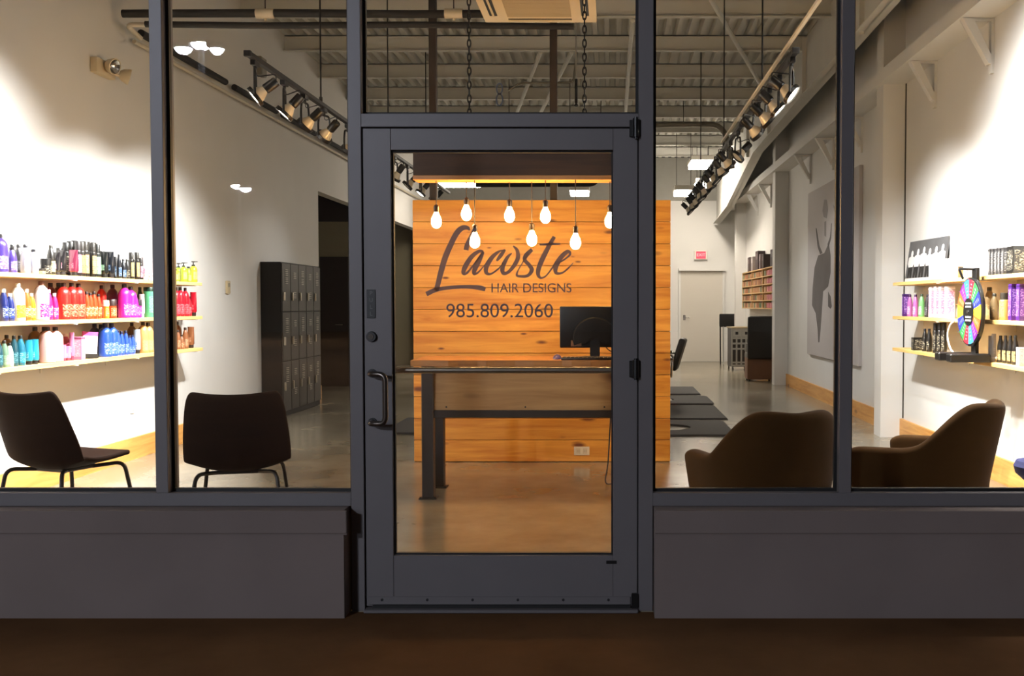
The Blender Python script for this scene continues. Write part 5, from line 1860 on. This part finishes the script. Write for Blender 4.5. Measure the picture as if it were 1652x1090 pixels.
# binders and boxes standing on the rack
for k, (px, py, c, wds, w) in enumerate((
        (1213, 415, (70, 52, 50), 'short dark box standing on the rack, farthest of its row', 0.30),
        (1218, 414, (150, 140, 138), 'gray box standing on the rack between two dark ones', 0.28),
        (1226, 405, (66, 50, 52), 'tall dark brown box standing on the rack', 0.34),
        (1231, 410, (140, 126, 130), 'pale gray box standing on the rack beside the tall brown box', 0.14),
        (1236, 410, (48, 34, 34), 'narrow dark box standing on the rack', 0.2),
        (1251, 402, (50, 42, 46), 'black box standing on the rack next to the white column', 0.34))):
    y = min(max(y_on(px, 2.87, 2.1), yr0 + 0.18), yr1 - 0.18)
    z = zr1_ + 0.0095
    h = at_x(px, py, 2.87).z - z
    t = thing('file_box', wds, 'box', (2.875, y, z), 0, 'boxes on the wall rack')
    bm = BM(); rbox(bm, -0.07, 0.07, -w / 2, w / 2, 0, h, 0.003, 1); obj('case', bm, M('box_tone_%d' % k, c, 0.6), t, False)
    bm = BM(); box(bm, -0.0715, -0.0705, -w * 0.3, w * 0.3, h * 0.55, h * 0.85); obj('spine_label', bm, M('box_label_%d' % k, tuple(min(255, v + 40) for v in c), 0.6), t, False)

# gray trolley
pf_ = at_z(1196, 597, 0)
t = thing('salon_trolley', 'gray perforated salon trolley standing below the wall rack', 'trolley', (pf_.x, pf_.y, 0), math.radians(6))
m_tr = M('trolley_gray', (150, 150, 146), 0.45)
ht = at_y(1196, 527, pf_.y).z
hwT = 0.20
bm = BM(); box(bm, -hwT + 0.01, hwT - 0.01, 0.012, 0.45, 0.07, ht - 0.03); obj('body', bm, m_black, t, False)
bm = BM(); rbox(bm, -hwT - 0.01, hwT + 0.01, -0.01, 0.48, ht - 0.03, ht, 0.006, 1); obj('top', bm, M('trolley_top', (176, 160, 130), 0.5), t)
bm = BM()
for i in range(5):
    x = -hwT + i * 2 * hwT / 4
    box(bm, x - 0.016, x + 0.016, 0.0, 0.012, 0.10, ht - 0.03)
for z in (0.10, 0.16, 0.44, 0.55, 0.66, ht - 0.13, ht - 0.05):
    box(bm, -hwT - 0.016, hwT + 0.016, -0.001, 0.012, z - 0.018, z + 0.018)
obj('grid_front', bm, m_tr, t, False)
for i, x in enumerate((-0.1, 0.1)):
    bm = BM(); rbox(bm, x - 0.085, x + 0.085, -0.008, 0.0, ht - 0.21, ht - 0.07, 0.004, 1); dw = obj('drawer', bm, m_tr, t)
    bm = BM(); box(bm, x - 0.03, x + 0.03, -0.0095, -0.007, ht - 0.16, ht - 0.10); obj('drawer_pull', bm, m_black, dw, False)
for x in (-hwT + 0.03, hwT - 0.03):
    for y in (0.05, 0.42):
        bm = BM(); cyl(bm, (x - 0.012, y, 0.03), (x + 0.012, y, 0.03), 0.03, seg=16); box(bm, x - 0.01, x + 0.01, y - 0.01, y + 0.01, 0.03, 0.075); obj('caster', bm, m_black, t)

# folding chair behind the trolley
pc = at_z(1192, 590, 0)
t = thing('folding_chair', 'folded black folding chair leaning behind the gray trolley', 'chair', (pc.x - 0.12, pc.y + 0.55, 0))
hb = at_y(1192, 506, pc.y + 0.6).z
bm = BM(); rbox(bm, -0.25, 0.22, 0.02, 0.07, hb - 0.30, hb, 0.03, 3); obj('backrest', bm, m_black, t)
for x in (-0.23, -0.16):
    bm = BM(); tube(bm, [(x, 0.04, hb - 0.2), (x, -0.04 if x < -0.2 else 0.0, 0.0)], 0.016, 8); obj('leg', bm, m_blackmetal if x < -0.2 else m_tr, t)
for x in (0.19,):
    bm = BM(); tube(bm, [(x, 0.04, hb - 0.2), (x, 0.0, 0.0)], 0.016, 8); obj('leg', bm, m_blackmetal, t)
# dryer chair and brown cabinet by the second column
pd = at_z(1238, 604, 0)
yD = y_on(1240, 2.6, 0.3)
yD = min(yD, YCOL[2] - 1.2)
t = thing('dryer_chair', 'black high-backed chair standing beside the trolley under the wall rack', 'chair', (2.66, 13.35, 0), math.radians(88))
mv = M('black_vinyl', (24, 22, 21), 0.4)
m_ = Matrix.Rotation(-0.10, 4, 'Y')
bm = BM(); rbox(bm, -0.30, -0.18, -0.25, 0.25, 0.42, 1.18, 0.05, 4, m_); obj('backrest', bm, mv, t)
bm = BM(); rbox(bm, -0.22, 0.30, -0.24, 0.24, 0.36, 0.50, 0.04, 4); obj('seat', bm, mv, t)
bm = BM(); rbox(bm, -0.26, 0.26, -0.24, 0.24, 0.03, 0.42, 0.01, 1); bs = obj('base_box', bm, M('brown_cabinet', (108, 70, 44), 0.5, noise=0.08), t, False)
bs['label'] = 'reddish brown wooden base'
for x in (-0.18, 0.22):
    for y in (-0.2, 0.2):
        bm = BM(); cyl(bm, (x, y, 0.0), (x, y, 0.03), 0.02, seg=10); obj('foot', bm, m_black, t)
for s in (-1, 1):
    bm = BM(); rbox(bm, -0.2, 0.26, s * 0.215 - 0.03, s * 0.215 + 0.03, 0.50, 0.66, 0.02, 2); obj('armrest', bm, mv, t)

# ================================================================== WAITING AREA SEATS
m_leather = M('brown_leather', (30, 16, 10), 0.75, spec=0.08, noise=0.06, nscale=30)
m_velvet = M('brown_velvet', (62, 41, 17), 0.9, spec=0.1, sheen=0.06, noise=0.06, nscale=14)


def shell_chair(label, x, y, rz):
    t = thing('shell_chair', label, 'chair', (x, y, 0), rz, 'brown shell chairs by the left window')
    prof = [(0.275, 0.462, 0.20, 0.000), (0.245, 0.466, 0.225, 0.004), (0.15, 0.450, 0.25, 0.014), (0.04, 0.430, 0.268, 0.028), (-0.07, 0.418, 0.278, 0.046), (-0.15, 0.424, 0.284, 0.062),
            (-0.205, 0.462, 0.286, 0.076), (-0.238, 0.525, 0.286, 0.080), (-0.262, 0.600, 0.282, 0.076), (-0.285, 0.680, 0.274, 0.068), (-0.308, 0.765, 0.262, 0.058), (-0.325, 0.832, 0.246, 0.050), (-0.330, 0.862, 0.222, 0.044)]
    bm = BM()
    nu = 16
    rows = []
    for i, (px, pz, hw_, c_) in enumerate(prof):
        a, b = prof[max(i - 1, 0)], prof[min(i + 1, len(prof) - 1)]
        tx, tz = b[0] - a[0], b[1] - a[1]
        l = math.hypot(tx, tz)
        nx, nz = tz / l, -tx / l
        if nx < 0 and i > 5:
            pass
        row = []
        for k in range(nu + 1):
            u = 2 * k / nu - 1
            d = c_ * abs(u) ** 2.2 * 1.25
            top = 0.016 * (abs(u) ** 2) * (1 if i >= len(prof) - 3 else 0)
            row.append(bm.verts.new((px + nx * d, u * hw_, pz + (nz * d if i < 6 else abs(nz) * d * 0.2) + top)))
        rows.append(row)
    # normals point from the tangent turned toward the sitter: front for the back, up for the seat
    for a, b in zip(rows, rows[1:]):
        for k in range(nu):
            bm.faces.new((a[k], a[k + 1], b[k + 1], b[k]))
    o = obj('shell', bm, m_leather, t)
    md = o.modifiers.new('thick', 'SOLIDIFY'); md.thickness = 0.03; md.offset = 0
    ms = o.modifiers.new('smooth', 'SUBSURF'); ms.levels = 1; ms.render_levels = 2
    for sx in (-1, 1):
        for sy in (-1, 1):
            bm = BM()
            tube(bm, bend([(sx * 0.09, sy * 0.10, 0.402), (sx * 0.215, sy * 0.21, 0.415), (sx * 0.275, sy * 0.262, 0.006)], 0.05, 6), 0.0115, 10)
            lg = obj('leg', bm, m_blackmetal, t)
            bm = BM(); cyl(bm, (sx * 0.275, sy * 0.262, 0.0), (sx * 0.275, sy * 0.262, 0.012), 0.014, seg=12); obj('foot_glide', bm, m_black, lg)
    bm = BM(); rbox(bm, -0.11, 0.11, -0.11, 0.11, 0.392, 0.416, 0.006, 1); obj('mount_plate', bm, m_blackmetal, t)
    return t


shell_chair('brown leather shell chair turned sideways at the far left of the window', -3.17, 1.42, math.radians(70))
shell_chair('brown leather shell chair seen from behind, in front of the lockers', -2.13, 1.36, math.radians(104))


def armchair(label, x, y, rz):
    t = thing('tub_armchair', label, 'armchair', (x, y, 0), rz, 'brown velvet armchairs by the right window')
    # plan path of the wrap-around shell: right arm front, round the back, left arm front
    path = []
    xa_, r_ = 0.36, 0.335
    for k in range(7):
        path.append((xa_ - (xa_ + 0.02) * k / 6.5, -r_))
    for k in range(1, 20):
        a = -math.pi / 2 - math.pi * k / 20
        path.append((-0.02 + 0.30 * math.cos(a), r_ * math.sin(a)))
    for k in range(7):
        path.append((-0.02 + (xa_ + 0.02) * (k + 0.5) / 6.5, r_))
    n = len(path)
    bm = BM()
    rows = []
    for i, (x0, y0_) in enumerate(path):
        s = abs(2 * i / (n - 1) - 1)            # 0 at the middle of the back, 1 at the arm fronts
        if s > 0.62:
            topz = 0.595 + 0.012 * (1 - (s - 0.62) / 0.38)
        else:
            f = min(1.0, (0.62 - s) / 0.40)
            topz = 0.607 + 0.245 * (f * f * (3 - 2 * f))
        if s < 0.16:
            topz -= 0.010 * (1 - s / 0.16)
        if s > 0.93:
            topz -= 0.03 * (s - 0.93) / 0.07
        col_ = []
        m = 9
        for k in range(m + 1):
            z = 0.20 + (topz - 0.20) * k / m
            q = (z - 0.2) / 0.40
            lean = 0.045 * q
            back = max(0.0, 1 - s / 0.62)
            xx = x0 - (0.20 * max(0.0, z - 0.42)) * back ** 0.7 - 0.02 * q * back
            yy = y0_ * (0.86 + 0.15 * min(q, 1.15))
            if s > 0.62:
                xx = x0 * (0.80 + 0.2 * min(q, 1.0)) if x0 > 0 else x0
            col_.append(bm.verts.new((xx * 0.9, yy * 0.9, z)))
        rows.append(col_)
    for a, b in zip(rows, rows[1:]):
        for k in range(len(a) - 1):
            bm.faces.new((a[k], b[k], b[k + 1], a[k + 1]))
    o = obj('shell', bm, m_velvet, t)
    md = o.modifiers.new('thick', 'SOLIDIFY'); md.thickness = 0.075; md.offset = 0
    ms = o.modifiers.new('smooth', 'SUBSURF'); ms.levels = 1; ms.render_levels = 2
    bm = BM(); rbox(bm, -0.22, 0.30, -0.235, 0.235, 0.30, 0.445, 0.05, 4); obj('seat_cushion', bm, m_velvet, t)
    bm = BM(); lathe(bm, [(0.18, 0.19), (0.255, 0.20), (0.26, 0.30)], (0.03, 0, 0), 32, sy=0.92); obj('underframe', bm, M('dark_cloth', (40, 28, 20), 0.8), t)
    for sx in (-1, 1):
        for sy in (-1, 1):
            bm = BM(); cyl(bm, (sx * 0.24 + 0.02, sy * 0.22, 0.0), (sx * 0.15 + 0.02, sy * 0.15, 0.20), 0.012, 0.02, 12); obj('leg', bm, m_blackmetal, t)
    return t


armchair('brown velvet tub armchair seen from behind, facing into the shop', 0.785, 0.68, math.radians(104))
armchair('brown velvet tub armchair in profile under the right product shelves', 1.70, 1.02, math.radians(142))

p = at_y(1678, 745, 1.2)
t = thing('round_stool', 'small navy cushioned stool on a thin leg at the right wall', 'stool', (p.x, 1.2, 0))
bm = BM(); lathe(bm, [(0.02, 0.345), (0.08, 0.36), (0.13, 0.405), (0.14, 0.445), (0.125, 0.475), (0.07, 0.487), (0.0005, 0.489)], (0, 0, 0), 32); obj('seat', bm, M('navy_cloth', (30, 36, 84), 0.7, noise=0.2, nscale=40), t)
for k in range(3):
    a = math.radians(200 + 120 * k)
    bm = BM(); tube(bm, [(0.07 * math.cos(a), 0.07 * math.sin(a), 0.38), (0.13 * math.cos(a), 0.13 * math.sin(a), 0.0)], 0.008, 8); obj('leg', bm, m_chrome, t)

# ================================================================== PARKING LOT LAMPS (mirrored in the panes)
m_lot = M('lot_lamp', (255, 255, 255), 0.3, emit=E_LOT, ecol=(232, 240, 255))


def mirror_pt(px, py, dist):
    r = _ray(px, py)
    t_ = (dist + GX + D) / r.y
    q = Vector((r.x * t_, dist + GX, H + r.z * t_))
    return Vector((q.x, GX - dist, q.z))


def lot_lamp(label, heads, dist, size):
    c = mirror_pt(heads[0][0], heads[0][1], dist)
    t = thing('parking_lamp', label, 'street lamp', (c.x, c.y, -0.004), 0, 'parking lot lamps')
    bm = BM(); cyl(bm, (0, 0, 0), (0, 0, c.z - 0.05), 0.09, 0.06, 14); obj('pole', bm, m_blackmetal, t)
    for hx, hy, s in heads:
        q = mirror_pt(hx, hy, dist) - Vector((c.x, c.y, 0))
        bm = BM(); tube(bm, [(0, 0, c.z + 0.1), (q.x, q.y, q.z + 0.11)], 0.03, 8); obj('arm', bm, m_blackmetal, t)
        bm = BM(); rbox(bm, q.x - size * s, q.x + size * s, q.y - 0.2, q.y + 0.2, q.z + 0.03, q.z + 0.14, 0.02, 2); lh = obj('lamp_head', bm, m_blackmetal, t)
        bm = BM(); lathe(bm, [(size * s * 0.9, 0.028), (size * s * 0.8, -0.02), (size * s * 0.4, -0.08), (0.0005, -0.09)], (q.x, q.y, q.z), 24, True, False, sy=0.8); obj('lens', bm, m_lot, lh)


lot_lamp('tall parking lot lamp with three bright heads, mirrored in the window beside the mullion', [(325, 73, 1.2), (296, 80, 1.0), (350, 81, 0.8)], 16.0, 0.19)
lot_lamp('tall parking lot lamp with two bright heads, mirrored in the window above the lockers', [(386, 301, 1.0), (396, 305, 0.7)], 30.0, 0.30)
